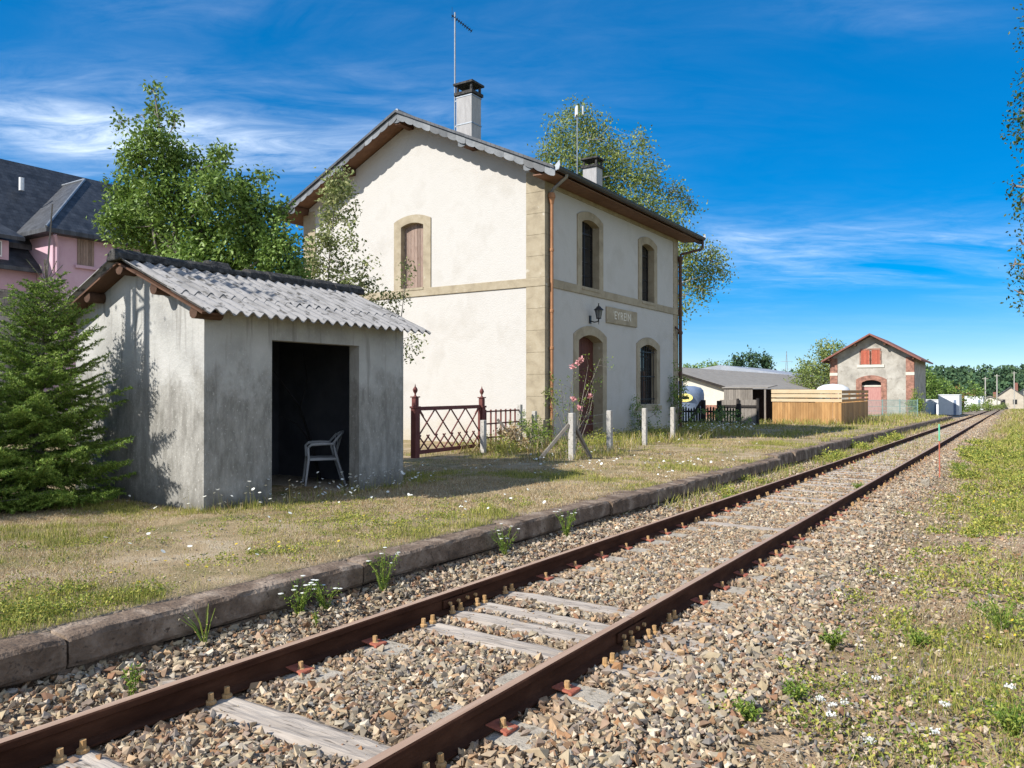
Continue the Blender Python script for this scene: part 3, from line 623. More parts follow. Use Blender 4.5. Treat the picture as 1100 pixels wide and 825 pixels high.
def surround(mb, o, U, Vv, N, u0, u1, vb, vs, rise, wd, proud, depth, n=10):
    o, U, Vv, N = [np.array(a, float) for a in (o, U, Vv, N)]
    I = arch(u0, u1, vb, vs, rise, n); O = arch(u0 - wd, u1 + wd, vb, vs + wd * .62, rise * 1.35 + wd * .12, n); k = len(I)
    pt = lambda p, d: o + U * p[0] + Vv * p[1] + N * d
    vs_ = [pt(p, proud) for p in I] + [pt(p, proud) for p in O] + [pt(p, -depth) for p in I] + [pt(p, -.01) for p in O]
    fs = []
    for i in range(k - 1):
        fs += [(i, i + 1, k + i + 1, k + i), (i, 2 * k + i, 2 * k + i + 1, i + 1), (k + i, k + i + 1, 3 * k + i + 1, 3 * k + i)]
    fs += [(0, k, 3 * k, 2 * k), (k - 1, 3 * k - 1, 4 * k - 1, 2 * k - 1)]
    mb.add(vs_, fs)
def arch_panel(mb, o, U, Vv, N, u0, u1, vb, vs, rise, back, th):
    o, U, Vv, N = [np.array(a, float) for a in (o, U, Vv, N)]
    mb.prism([o + U * a + Vv * b - N * back for a, b in arch(u0, u1, vb, vs, rise)], -N * th)

# ============================================================ station house
HX0, HX1, HY0, HY1 = -18.7, -9.9, 16.74, 25.97
HZ = -.30; EAVE = 6.95; RIDGE = 9.30; RX = -14.3; OV = .62; OVF = .66
house = thing('station_house', 'two storey cream station house with slate roof and sandstone trim beside the platform', 'house', (RX, (HY0 + HY1) / 2, HZ))
slope = (RIDGE - EAVE) / (HX1 + OVF - RX)             # roof top surface: eave edge to ridge
rtop = lambda x: RIDGE - slope * abs(x - RX)
WT = rtop(HX1) - .14                                  # wall top under the roof
mb = MB()
FO, FU, FN = (HX1, HY0, HZ), (0, 1, 0), (1, 0, 0); Zv = (0, 0, 1)
fw = [('win', 18.72, 19.77, 4.36, 6.17, .11), ('win', 22.80, 23.80, 4.36, 6.15, .11), ('door', 18.53, 19.98, .18, 2.90, .17), ('low', 22.66, 24.02, 1.08, 2.85, .15)]
wall_panel(mb, FO, FU, Zv, FN, HY1 - HY0, WT - HZ, [(a - HY0, b - HY0, c_ - HZ, d + e - HZ) for _, a, b, c_, d, e in fw], .34)
GO, GU, GN = (HX0, HY0, HZ), (1, 0, 0), (0, -1, 0)
gw = (-14.66, -13.84, 4.38, 6.19, .09)
wall_panel(mb, GO, GU, Zv, GN, HX1 - HX0, WT - HZ, [(gw[0] - HX0, gw[1] - HX0, gw[2] - HZ, gw[3] + gw[4] - HZ)], .25)
for yy in (HY0, HY1): mb.add([(HX0, yy, WT), (HX1, yy, WT), (RX, yy, rtop(RX) - .14)], [(0, 1, 2)])
mb.add([(HX0, HY1, HZ), (HX1, HY1, HZ), (HX1, HY1, WT), (HX0, HY1, WT)], [(0, 1, 2, 3)])
mb.add([(HX0, HY0, HZ), (HX0, HY1, HZ), (HX0, HY1, WT), (HX0, HY0, WT)], [(0, 1, 2, 3)])
mb.build('wall', MT['render'], house)
# quoins and string course
r = np.random.default_rng(3)
pr = .022
for xa, xb, ya, yb in ((HX1 - .54, HX1 + pr, HY0 - pr, HY0 + .30), (HX1 - .3, HX1 + pr, HY1 - .42, HY1 + pr), (HX0 - pr, HX0 + .5, HY0 - pr, HY0 + .3)):
    for za, zb in ((HZ + .551, 4.172), (4.403, WT)):
        mb = MB(); n = round((zb - za) / .6)
        for i in range(n):                             # courses of dressed stone with thin recessed joints
            h0, h1 = za + (zb - za) * i / n, za + (zb - za) * (i + 1) / n
            mb.box(xa, xb, ya, yb, h0 + (.006 if i else 0), h1); mb.box(xa + .01, xb - .008, ya + .008, yb - .01, h0 - .004, h0 + .01)
        mb.build('quoin', MT['stone'], house, bevel=.005)
mb = MB()
mb.box(HX0 - .03, HX1 + .035, HY0 - .035, HY0 + .1, 4.175, 4.40); mb.box(HX1 - .1, HX1 + .034, HY0 + .102, HY1 + .03, 4.175, 4.40)
mb.build('string_course', MT['stone'], house, bevel=.012)
mb = MB(); mb.box(HX0 - .02, HX1 + .05, HY0 - .05, HY0 + .1, HZ, HZ + .55); mb.box(HX1 - .1, HX1 + .05, HY0 + .102, 18.2, HZ, HZ + .55); mb.box(HX1 - .1, HX1 + .05, 20.3, HY1 + .02, HZ, HZ + .55)
mb.build('plinth', MT['render'], house)
# openings
for nm, a, b, c_, d, e in fw:
    u0, u1, v0, v1 = a - HY0, b - HY0, c_ - HZ, d - HZ
    if nm == 'door':
        mb = MB(); n = 6
        for i in range(n): mb.box(HX1 - .33, HX1 - .29 + .004 * (i % 2), a + (b - a) * i / n + .003, a + (b - a) * (i + 1) / n - .003, c_, d + e)
        mb.box(HX1 - .29, HX1 - .265, a, b, 1.0, 1.12); mb.box(HX1 - .29, HX1 - .265, a, b, 2.1, 2.2)
        w_ = mb.build('door', MT['door'], house)
        mb = MB(); mb.tube([(HX1 - .27, b - .16, 1.25), (HX1 - .22, b - .16, 1.25), (HX1 - .22, b - .30, 1.25)], .012, 6); mb.build('handle', MT['black'], w_)
        mb = MB(); mb.box(HX1 - .3, HX1 + .32, a - .25, b + .25, HZ, c_ - .01); mb.build('doorstep', MT['stone'], house, bevel=.01)
        wd = .27
    else:
        mb = MB(); f_ = .05; X1, X0 = HX1 - .19, HX1 - .23
        for yy in (a, b - f_, (a + b) / 2 - f_ / 2): mb.box(X0, X1, yy + .003, yy + f_ - .003, c_, d + e)
        for zz in (c_, d - .25): mb.box(X0 + .004, X1 - .004, a, b, zz, zz + f_)
        for q in (1, 2, 3): mb.box(X0 + .008, X1 - .012, a, b, c_ + (d - .25 - c_) * q / 4, c_ + (d - .25 - c_) * q / 4 + .022)
        w_ = mb.build('window', MT['frame'], house)
        mb = MB(); mb.box(HX1 - .225, HX1 - .215, a + .01, b - .01, c_ + .01, d + e); mb.build('pane', MT['glass'], w_)
        mb = MB(); mb.box(HX1 - .2, HX1 + .05, a - .02, b + .02, c_ - .055, c_ - .001); mb.build('sill', MT['stone'], w_)
        if nm == 'low':
            mb = MB()
            for q in range(7): yy = a + (b - a) * (q + .5) / 7; mb.tube([(HX1 - .06, yy, c_), (HX1 - .06, yy, d + e * .8)], .012, 6)
            for zz in (c_ + .15, (c_ + d) / 2, d - .1): mb.box(HX1 - .066, HX1 - .054, a, b, zz, zz + .03)
            mb.build('grille', MT['black'], w_)
            mb = MB(); mb.box(HX1 - .1, HX1 + .08, a - .3, b + .3, c_ - .19, c_ - .057); mb.build('sill', MT['stone'], w_)
            mb = MB(); [mb.box(HX1 - .212, HX1 - .205, a + .08 + k * .5, a + .40 + k * .5, c_ + .05, d - .7) for k in (0, 1)]; mb.build('shutter', MT['darkwood'], w_)
        wd = .26
    mb = MB(); surround(mb, FO, FU, Zv, FN, u0 + .001, u1 - .001, v0, v1, e, wd, .03, .30 if nm == 'door' else .2)
    mb.build('surround', MT['stone'], w_, bevel=.006)
u0, u1 = gw[0] - HX0, gw[1] - HX0
mb = MB(); n = 7
for i in range(n): mb.box(gw[0] + (gw[1] - gw[0]) * i / n + .004, gw[0] + (gw[1] - gw[0]) * (i + 1) / n - .004, HY0 + .14, HY0 + .17, gw[2] + .05, gw[3] + gw[4])
sh = mb.build('shuttered_window', MT['shutter'], house)
mb = MB(); mb.box(gw[0] - .01, gw[1] + .01, HY0 - .05, HY0 + .2, gw[2] - .02, gw[2] + .045); mb.build('sill', MT['stone'], sh)
mb = MB(); surround(mb, GO, GU, Zv, GN, u0 + .001, u1 - .001, gw[2] - HZ, gw[3] - HZ, gw[4], .27, .03, .16); mb.build('surround', MT['stone'], sh, bevel=.006)
# roof
th = .07
for s_ in (-1, 1):
    mb = MB(); xe = RX + s_ * (HX1 + OVF - RX); y0, y1 = HY0 - OV, HY1 + OV
    sec = [(RX, RIDGE), (xe, rtop(xe)), (xe, rtop(xe) - th), (RX, RIDGE - th)]
    mb.prism([(a, y0 - .07, b + .012) for a, b in sec], (0, y1 - y0 + .14, 0)); rf = mb.build('roof', MT['slate'], house)
    mb = MB()                                          # boards under the overhang
    d = .001
    sec = [(RX, RIDGE - th - d), (xe - s_ * .03, rtop(xe - s_ * .03) - th - d), (xe - s_ * .03, rtop(xe - s_ * .03) - th - .03), (RX, RIDGE - th - .03)]
    mb.prism([(a, y0 + .03, b) for a, b in sec], (0, y1 - y0 - .06, 0)); mb.build('soffit', MT['soffit'], rf)
    for ye in (y0 - .012, y1 + .002):                  # scalloped slates hung on the verge
        mb = MB(); L = math.hypot(xe - RX, RIDGE - rtop(xe)); n = 17; ux, uz = (xe - RX) / L, (rtop(xe) - RIDGE) / L
        for i in range(n):
            c0 = L * i / n; wv = L / n * 1.03; dy = (.006 if i % 2 else 0) + r.normal(0, .0015)
            pts = [(0, .01), (wv, .01), (wv, -.15)] + [(wv / 2 + wv / 2 * math.cos(t), -.15 - .062 * math.sin(t)) for t in np.linspace(.25, math.pi - .25, 6)] + [(0, -.15)]
            tl = r.normal(0, .02)
            P = [(RX + ux * (c0 + a), ye - dy + b * (.04 + tl), RIDGE + uz * (c0 + a) + b * .95 - .062) for a, b in pts]
            mb.prism(P, (0, .005, 0))
        mb.build('verge_slates', MT['slate_plain'], rf)
    # purlin ends with their small hanging slates
    for dd in (2.25, 4.28):
        xp = RX + s_ * dd; zt = rtop(xp) - th - .035
        mb = MB(); mb.prism([(xp - .09, HY0 + .1, zt), (xp + .09, HY0 + .1, zt), (xp + .09, HY0 - OV + .04, zt), (xp - .09, HY0 - OV + .04, zt)], (0, 0, -.19)); mb.build('purlin', MT['darkwood'], house)
        mb = MB(); P = [(xp + .13 * a, HY0 - OV + .01 + .0, zt + .02 + b) for a, b in [(-1, 0), (1, 0), (1, -.2)] + [(math.cos(t), -.2 - .06 * math.sin(t)) for t in np.linspace(.4, 2.7, 5)] + [(-1, -.2)]]
        mb.prism(P, (0, .01, 0)); mb.build('purlin_slate', MT['slate_plain'], rf)
mb = MB(); mb.box(RX - .09, RX + .09, HY0 - OV + .04, HY0 + .1, RIDGE - th - .30, RIDGE - th - .06); mb.build('purlin', MT['darkwood'], house)
mb = MB(); P = [(RX + .14 * a, HY0 - OV + .008, RIDGE - .08 + b) for a, b in [(-1, 0), (1, 0), (1, -.2)] + [(math.cos(t), -.2 - .06 * math.sin(t)) for t in np.linspace(.4, 2.7, 5)] + [(-1, -.2)]]
mb.prism(P, (0, .01, 0)); mb.build('purlin_slate', MT['slate_plain'], house)
mb = MB(); mb.tube([(RX, HY0 - OV - .01, RIDGE + .005), (RX, HY1 + OV, RIDGE + .005)], .055, 10); mb.build('ridge_cap', MT['zinc'], house)
# level boarded soffit over the front wall
zs = rtop(HX1 + OVF) - .12
mb = MB(); mb.prism([(HX1 + .004, HY0 - OV + .05, 6.83), (HX1 + OVF - .05, HY0 - OV + .05, 6.80), (HX1 + OVF - .05, HY0 - OV + .05, 6.83), (HX1 + .004, HY0 - OV + .05, 6.86)], (0, HY1 - HY0 + 2 * OV - .1, 0)); mb.build('front_soffit', MT['soffit'], house)
mb = MB(); mb.box(HX1 + .004, HX1 + .03, HY0 + .01, HY1, 6.72, 6.825); mb.build('cornice', MT['stone'], house)
# gutter: half round trough with rolled rim
gx = HX1 + OVF + .06; gzt = rtop(HX1 + OVF) - .02
mb = MB(); P = []
for t in np.linspace(0, math.pi, 9): P.append((gx + .085 * math.cos(t), gzt - .085 * math.sin(t) - .0))
P += [(gx - .078, gzt), ] + [(gx + .078 * math.cos(t), gzt - .078 * math.sin(t)) for t in np.linspace(math.pi, 0, 9)]
mb.prism([(a, HY0 - OV - .02, b) for a, b in P], (0, HY1 - HY0 + 2 * OV + .04, 0))
mb.tube([(gx + .085, HY0 - OV - .02, gzt), (gx + .085, HY1 + OV + .02, gzt)], .012, 6)
gt = mb.build('gutter', MT['gutter'], house)
for yy in (HY0 - OV - .02, HY1 + OV + .012):
    mb = MB(); mb.prism([(gx + .095, yy, gzt + .005), (gx + .06, yy, gzt - .075), (gx - .02, yy, gzt - .09), (gx - .19, yy, gzt - .02), (gx - .19, yy, gzt + .12), (gx - .06, yy, gzt + .03), (gx + .075, yy, gzt + .15)], (0, .008, 0))
    mb.build('gutter_end', MT['zinc'], gt)
# downpipes
xp, yp = HX1 + .095, 16.93
mb = MB(); mb.tube([(xp, yp, HZ + .1), (xp, yp, 6.28)], .05, 12)
for zz in (1.1, 2.6, 3.55, 5.1): mb.lathe((xp, yp, zz), [(.05, -.04), (.063, -.03), (.063, .03), (.05, .04)], 12)
mb.lathe((xp, yp, 6.26), [(.052, 0), (.06, .03), (.085, .16), (.10, .165), (.10, .24), (.086, .25), (.086, .29), (.05, .29)], 14)
dp = mb.build('downpipe', MT['castiron'], house, smooth=True)
mb = MB(); mb.tube([(xp, yp, 6.50), (xp, yp, 6.58), (xp + .12, yp - .05, 6.66), (gx - .02, yp - .30, gzt - .12), (gx, yp - .33, gzt - .06)], .042, 10); mb.build('swan_neck', MT['zinc'], dp, smooth=True)
yp2 = HY1 + .02
mb = MB(); mb.tube([(xp, yp2, HZ + .1), (xp, yp2, 6.2)], .06, 12)
mb.lathe((xp, yp2, 3.55), [(.06, -.05), (.085, -.03), (.085, .05), (.06, .06)], 12); mb.lathe((xp, yp2, 6.0), [(.06, 0), (.10, .18), (.10, .25), (.05, .26)], 12)
dp = mb.build('downpipe', MT['darkpipe'], house, smooth=True); dp['label'] = 'dark brown downpipe at the far corner'
mb = MB(); mb.tube([(xp, yp2, 6.2), (xp, yp2 + .05, 6.33), (gx - .05, HY1 + OV - .12, 6.52), (gx, HY1 + OV - .05, 6.60), (gx, HY1 + OV - .05, gzt - .07)], .045, 10); mb.build('swan_neck', MT['darkpipe'], dp, smooth=True)
mb = MB(); mb.tube([(xp + .02, yp2 - .06, 3.3), (xp + .05, yp2 - .25, 3.62), (HX1 + .03, yp2 - .35, 3.75)], .035, 8); mb.build('overflow_elbow', MT['darkpipe'], dp, smooth=True)
# chimneys
def chimney(cx_, cy_, wx, wy, z0, z1, lab):
    mb = MB(); mb.box(cx_ - wx, cx_ + wx, cy_ - wy, cy_ + wy, z0, z1); ch = mb.build('chimney', MT['chim'], house, bevel=.01); ch['label'] = lab
    mb = MB(); mb.box(cx_ - wx - .05, cx_ + wx + .05, cy_ - wy - .05, cy_ + wy + .05, z1 + .001, z1 + .09)
    for a in (-1, 1):
        for b in (-1, 1): mb.box(cx_ + a * wx - .06 * (a > 0) - .0, cx_ + a * wx + .06 * (a < 0), cy_ + b * wy - .06 * (b > 0), cy_ + b * wy + .06 * (b < 0), z1 + .091, z1 + .30)
    mb.box(cx_ - wx - .07, cx_ + wx + .07, cy_ - wy - .07, cy_ + wy + .07, z1 + .301, z1 + .36); mb.build('cap', MT['moss'], ch)
    if z1 > 10.0:
        mb = MB()
        for zz in (z1 - .06, z1 - .88): mb.box(cx_ - wx - .012, cx_ + wx + .012, cy_ - wy - .012, cy_ + wy + .012, zz, zz + .035)
        mb.build('band', MT['zinc'], ch)
MT['chim'] = M('chimney_render', [(.27, .26, .255), (.36, .35, .345)], 5, 7, .9, .2, 40, (3, 3, .6))
chimney(-13.46, 18.35, .28, .24, 8.7, 10.22, 'tall grey chimney near the gable')
chimney(-12.88, 25.25, .28, .24, 8.3, 9.66, 'short grey chimney near the far end')
# ---- things fixed to the house front
t = thing('wall_lamp', 'black lantern on a bracket above the station door', 'lamp', (HX1 + .02, 19.22, 3.5))
yl = 19.22
mb = MB(); mb.box(HX1 + .002, HX1 + .03, yl - .05, yl + .05, 3.40, 3.62); mb.build('wall_plate', MT['black'], t)
mb = MB(); mb.tube([(HX1 + .03, yl, 3.47), (HX1 + .14, yl, 3.43), (HX1 + .25, yl, 3.44), (HX1 + .28, yl, 3.50)], .016, 8); mb.tube([(HX1 + .28, yl, 3.36), (HX1 + .28, yl, 3.52)], [.006, .02], 6); mb.build('bracket', MT['black'], t, smooth=True)
mb = MB()
for k_ in range(6):
    a = 2 * math.pi * k_ / 6; mb.tube([(HX1 + .28 + .065 * math.cos(a), yl + .065 * math.sin(a), 3.53), (HX1 + .28 + .11 * math.cos(a), yl + .11 * math.sin(a), 3.76)], .008, 5)
mb.lathe((HX1 + .28, yl, 3.51), [(.03, 0), (.075, .012), (.07, .03)], 6); mb.lathe((HX1 + .28, yl, 3.755), [(.14, 0), (.135, .015), (.07, .075), (.055, .10), (.02, .12), (.012, .16), (.022, .175), (.004, .20)], 6); mb.build('lantern_frame', MT['black'], t)
mb = MB(); mb.lathe((HX1 + .28, yl, 3.535), [(.058, 0), (.098, .215)], 6); mb.build('glass', MT['lampglass'] if 'lampglass' in MT else MT['zinc'], t)
t = thing('name_board', 'sandstone name plaque with pale letters reading EYREIN on the house front', 'plaque', (HX1 + .03, 21.3, 3.74))
mb = MB(); mb.box(HX1 + .004, HX1 + .05, 20.22, 22.38, 3.50, 3.975); mb.build('plaque', MT['stone'], t, bevel=.012)
fc = bpy.data.curves.new('lettering', 'FONT'); fc.body = 'EYREIN'; fc.size = .34; fc.align_x = 'CENTER'; fc.align_y = 'CENTER'; fc.extrude = .006; fc.space_character = 1.12
def text_mesh(fc, mat, parent, loc_, rot):
    q = bpy.data.objects.new('lettering', fc); COL.objects.link(q); bpy.context.view_layer.update()
    me = bpy.data.meshes.new_from_object(q.evaluated_get(bpy.context.evaluated_depsgraph_get())); bpy.data.objects.remove(q)
    fo = bpy.data.objects.new('lettering', me); COL.objects.link(fo); fo.parent = parent; fo.location = loc_; fo.rotation_euler = rot; me.materials.clear(); me.materials.append(mat); return fo
text_mesh(fc, MT['letters'], t, (.022, 0, 0), (R(90), 0, R(90)))
# ---- aerials
t = thing('tv_antenna', 'tall steel aerial mast with a yagi strapped to the near chimney', 'antenna', (-13.86, 18.2, 9.2))
mb = MB(); mb.tube([(-13.86, 18.2, 9.15), (-13.86, 18.2, 12.78)], .024, 8); mb.build('mast', MT['zinc'], t)
mb = MB(); p0 = np.array((-13.86, 18.2, 12.62)); dv = np.array((.42, .55, -.42)); dv = dv / np.linalg.norm(dv)
mb.tube([p0 - dv * .12, p0 + dv * .62], .014, 6); side = np.cross(dv, (0, 0, 1)); side /= np.linalg.norm(side)
for q in np.linspace(-.08, .60, 10): mb.tube([p0 + dv * q - side * .09, p0 + dv * q + side * .09], .013, 4)
mb.tube([p0 - dv * .1 + (0, 0, -.16), p0 - dv * .1 + (0, 0, .26)], .006, 4); mb.build('yagi', MT['black'], t)
mb = MB()
for zz in (9.36, 10.12): mb.bar((-13.86, 18.2, zz), (-13.73, 18.2, zz), .03, .03)
mb.build('clamp', MT['zinc'], t)
t = thing('tv_antenna', 'thin aerial mast with a pale panel antenna beside the far chimney', 'antenna', (-13.44, 25.1, 8.9))
mb = MB(); mb.tube([(-13.44, 25.1, 8.9), (-13.44, 25.1, 12.02)], .022, 8); mb.build('mast', MT['zinc'], t)
mb = MB(); mb.obox((-13.46, 25.07, 11.83), (.03, .02, 0), (-.10, .14, 0), (0, 0, .17)); mb.obox((-13.26, 25.2, 11.87), (.02, .02, 0), (-.03, .05, 0), (0, 0, .16)); mb.build('panel', MT['whitepaint'], t, bevel=.01)

# the station is built to a working scale above; its real size is 1.17 times that, standing 11.6 m from the camera's track side
HS = 1.17
for o, loc_ in ((house, (-16.731, 24.985, -.612)), (bpy.data.objects['wall_lamp'], (-11.560, 22.487, 3.834)), (bpy.data.objects['name_board'], (-11.548, 24.921, 4.115)),
                (bpy.data.objects['tv_antenna'], (-16.216, 21.294, 10.503)), (bpy.data.objects['tv_antenna.001'], (-15.725, 29.367, 10.152))):
    o.scale = (HS,) * 3; o.location = loc_
BX1, BY0, BY1 = -11.58, 19.59, 30.39                  # front and end walls of the finished house

# ============================================================ concrete shelter
SX0, SX1, SY0, SY1 = -11.15, -8.21, 5.78, 9.42; SZ = -.15; SRX = -9.68; SR = 3.27; SOV = .28
seave = -7.84; sslope = (SR - 2.50) / (seave - SRX); srt = lambda x: SR - sslope * abs(x - SRX)
shed = thing('waiting_shelter', 'small grey plastered shelter with corrugated roof and open doorway', 'shelter', ((SX0 + SX1) / 2, (SY0 + SY1) / 2, SZ))
wt = srt(SX1) - .09
mb = MB(); DO = (6.80 - SY0, 8.42 - SY0, .02 - SZ, 2.20 - SZ)
wall_panel(mb, (SX1, SY0, SZ), (0, 1, 0), Zv, (1, 0, 0), SY1 - SY0, wt - SZ, [DO], .20)
for yy in (SY0, SY1): mb.add([(SX0, yy, SZ), (SX1, yy, SZ), (SX1, yy, wt), (SRX, yy, SR - .09), (SX0, yy, srt(SX0) - .09)], [(0, 1, 2, 3, 4)])
mb.add([(SX0, SY0, SZ), (SX0, SY1, SZ), (SX0, SY1, srt(SX0) - .09), (SX0, SY0, srt(SX0) - .09)], [(0, 1, 2, 3)])
mb.build('wall', MT['concrete'], shed)
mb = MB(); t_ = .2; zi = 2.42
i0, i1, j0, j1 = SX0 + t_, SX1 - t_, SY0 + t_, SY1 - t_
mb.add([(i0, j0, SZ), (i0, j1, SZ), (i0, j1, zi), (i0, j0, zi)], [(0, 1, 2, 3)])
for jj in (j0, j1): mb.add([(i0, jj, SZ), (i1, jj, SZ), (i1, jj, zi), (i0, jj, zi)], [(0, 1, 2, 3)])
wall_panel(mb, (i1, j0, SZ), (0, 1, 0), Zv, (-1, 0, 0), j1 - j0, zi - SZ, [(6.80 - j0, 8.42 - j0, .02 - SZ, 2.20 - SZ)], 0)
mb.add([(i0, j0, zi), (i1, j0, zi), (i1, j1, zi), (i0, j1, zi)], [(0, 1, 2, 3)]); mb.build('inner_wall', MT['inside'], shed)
mb = MB(); mb.box(SX0 + .1, SX1 - .004, SY0 + .1, SY1 - .1, SZ, .035); mb.build('floor', MT['block'], shed)
pitch = .177; amp = .031
for s_ in (-1, 1):
    for row, (a0, a1, lift) in enumerate(((.62, 1.0, 0), (0.02, .68, .022))):
        y0, y1 = SY0 - SOV, SY1 + SOV; ny_ = int((y1 - y0) / pitch * 10); nx_ = 10; xe = SRX + s_ * (seave - SRX)
        mb = MB(); jit = r.normal(0, .012, 40)
        for th_ in (0, -.012):
            for i in range(nx_ + 1):
                f_ = a0 + (a1 - a0) * i / nx_; x = SRX + (xe - SRX) * f_
                for j in range(ny_ + 1):
                    yy = y0 + (y1 - y0) * j / ny_; k_ = int((yy - y0) / (pitch * 5))
                    mb.v.append((x + (s_ * jit[k_] if i == nx_ else 0), yy, srt(x) + lift * (1 if row else 1) * (1 - .3 * i / nx_) + amp * math.cos(2 * math.pi * (yy - y0) / pitch) + th_ - .03))
        st = ny_ + 1; B = (nx_ + 1) * st
        for i in range(nx_):
            for j in range(ny_): mb.f += [(i * st + j, i * st + j + 1, (i + 1) * st + j + 1, (i + 1) * st + j), (B + i * st + j, B + (i + 1) * st + j, B + (i + 1) * st + j + 1, B + i * st + j + 1)]; mb.m += [0, 0]
        for j in range(ny_): mb.f += [(nx_ * st + j, nx_ * st + j + 1, B + nx_ * st + j + 1, B + nx_ * st + j)]; mb.m += [0]
        for i in range(nx_): mb.f += [(i * st, (i + 1) * st, B + (i + 1) * st, B + i * st), (i * st + ny_, B + i * st + ny_, B + (i + 1) * st + ny_, (i + 1) * st + ny_)]; mb.m += [0, 0]
        mb.build('roof_sheets', MT['asbestos'], shed, smooth=True)
mb = MB(); y = SY0 - SOV - .03
while y < SY1 + SOV:
    L = .34; a = r.normal(0, .012); hh = .07 + r.normal(0, .012)
    P = [(SRX - .17, SR - .06), (SRX - .14, SR + .03), (SRX - .05, SR + hh + .02), (SRX + .05, SR + hh + .02), (SRX + .14, SR + .03), (SRX + .17, SR - .06)]
    mb.prism([(p + a, y, q + r.normal(0, .006)) for p, q in P], (0, L + .02, 0)); y += L
mb.build('ridge_cap', MT['moss'], shed, bevel=.02)
for xx in (SX0 - .12, -10.45, SRX, -8.92, SX1 + .10):
    mb = MB(); zz = srt(xx) - .155; mb.tube([(xx, SY0 - SOV + .06, zz), (xx, SY0 + .15, zz)], .075 + .01 * (xx == SRX), 10); mb.build('purlin', MT['log'], shed, smooth=True)
for s_ in (-1, 1):
    mb = MB(); x1 = SRX + s_ * (seave - SRX - .06)
    mb.prism([(SRX, SY0 - SOV + .03, SR - .075), (x1, SY0 - SOV + .03, srt(x1) - .075), (x1, SY0 - SOV + .03, srt(x1) - .10), (SRX, SY0 - SOV + .03, SR - .10)], (0, SOV - .03, 0)); mb.build('verge_board', MT['darkwood'], shed)
# bare branch left leaning inside, and the chair
t = tag(MB().build('dry_branch', MT['black']), 'dark bare branch leaning inside the shelter doorway', 'branch')
mb = MB(); b0 = np.array((-9.6, 8.95, .04)); P = [b0, b0 + (-.1, -.1, .6), b0 + (-.15, -.3, 1.2), b0 + (-.2, -.8, 1.8)]
mb.tube(P, [.03, .026, .02, .008], 6); mb.tube([P[2], P[2] + (0, .15, .5), P[2] + (-.05, .1, .95)], [.016, .012, .005], 5); mb.tube([P[1], P[1] + (.05, -.35, .35), P[1] + (.02, -.7, .5)], [.016, .011, .005], 5)
q = mb.build('dry_branch', MT['black']); t.data = q.data; bpy.data.objects.remove(q)
ch = thing('plastic_chair', 'white plastic garden armchair standing in the dark doorway', 'chair', (-9.30, 8.72, .035)); ch.rotation_euler = (0, 0, R(-38))
def loc(mb, nm): return mb.build(nm, MT['plastic'], None, smooth=True)
def cpart(mb, nm):
    o = mb.build(nm, MT['plastic'], None, smooth=True, bevel=.006); o.parent = ch; return o
mb = MB()                                             # local frame: chair faces -y, seat height .43
for i in range(9): mb.box(-.21 + i * .047, -.21 + i * .047 + .040, -.22, .20, .415, .43)
mb.box(-.24, .235, -.245, -.215, .39, .432); mb.box(-.24, -.212, -.22, .21, .39, .43); mb.box(.212, .24, -.22, .21, .39, .43); cpart(mb, 'seat')
mb = MB()
for i in range(7): x = -.17 + i * .057; mb.bar((x * .95, .20, .43), (x * 1.12, .31 - .12 * (x / .2) ** 2, .80), .03, .012, (0, 1, 0))
Pt = [(-.27, .12, .64), (-.25, .22, .76), (-.13, .30, .82), (0, .32, .835), (.13, .30, .82), (.25, .22, .76), (.27, .12, .64)]
mb.tube(Pt, .020, 8); cpart(mb, 'backrest')
for s_ in (-1, 1):
    mb = MB(); mb.tube([(s_ * .27, .14, .65), (s_ * .285, -.02, .655), (s_ * .28, -.20, .645), (s_ * .27, -.25, .60)], [.02, .026, .026, .018], 8); cpart(mb, 'armrest')
    mb = MB(); mb.tube([(s_ * .27, -.25, .61), (s_ * .25, -.24, .42), (s_ * .275, -.29, 0)], [.019, .024, .017], 8); cpart(mb, 'leg')
    mb = MB(); mb.tube([(s_ * .265, .14, .65), (s_ * .235, .20, .42), (s_ * .26, .33, 0)], [.016, .024, .017], 8); cpart(mb, 'leg')

# ============================================================ gate, posts and fences beside the house
def G(x, y): return float(gh(x, y))
def finial_post(x, y, lab, lean=0):
    t = thing('gate_post', lab, 'gate post', (x, y, G(x, y)), 'iron gate posts'); z = G(x, y) - .1
    mb = MB(); mb.box(x - .075, x + .075, y - .075, y + .075, z, z + 1.25); mb.box(x - .095, x + .095, y - .095, y + .095, z + 1.251, z + 1.30); mb.box(x - .06, x + .06, y - .06, y + .06, z + 1.301, z + 1.50); mb.box(x - .085, x + .085, y - .085, y + .085, z + 1.501, z + 1.53)
    mb.build('shaft', MT['gate'], t, bevel=.008)
    mb = MB(); mb.lathe((x, y, z + 1.53), [(.045, 0), (.02, .03), (.02, .06), (.05, .11), (.06, .15), (.045, .19), (.015, .23), (.004, .29)], 12); mb.build('finial', MT['gate'], t, smooth=True)
GA, GB, GC = np.array((-11.62, 13.75)), np.array((-11.78, 16.65)), np.array((-11.92, 18.75))
finial_post(*GA, 'maroon iron gate post with a ball finial, close to the shelter'); finial_post(*GB, 'maroon iron gate post with a ball finial, between gate and pickets')
gt_ = thing('lattice_gate', 'maroon iron gate with diamond lattice between two finial posts', 'gate', (*((GA + GB) / 2), G(-11.2, 14.5)))
d = (GB - GA); L = np.linalg.norm(d); d /= L; z0 = G(-11.2, 14.5) + .10
gp_ = lambda s_, z: (GA[0] + d[0] * s_, GA[1] + d[1] * s_, z0 + z)
s0, s1 = .12, L - .12
mb = MB()
for a, b in (((s0, 0), (s0, 1.08)), ((s1, 0), (s1, 1.08))): mb.bar(gp_(*a), gp_(*b), .06, .05, (d[0], d[1], 0))
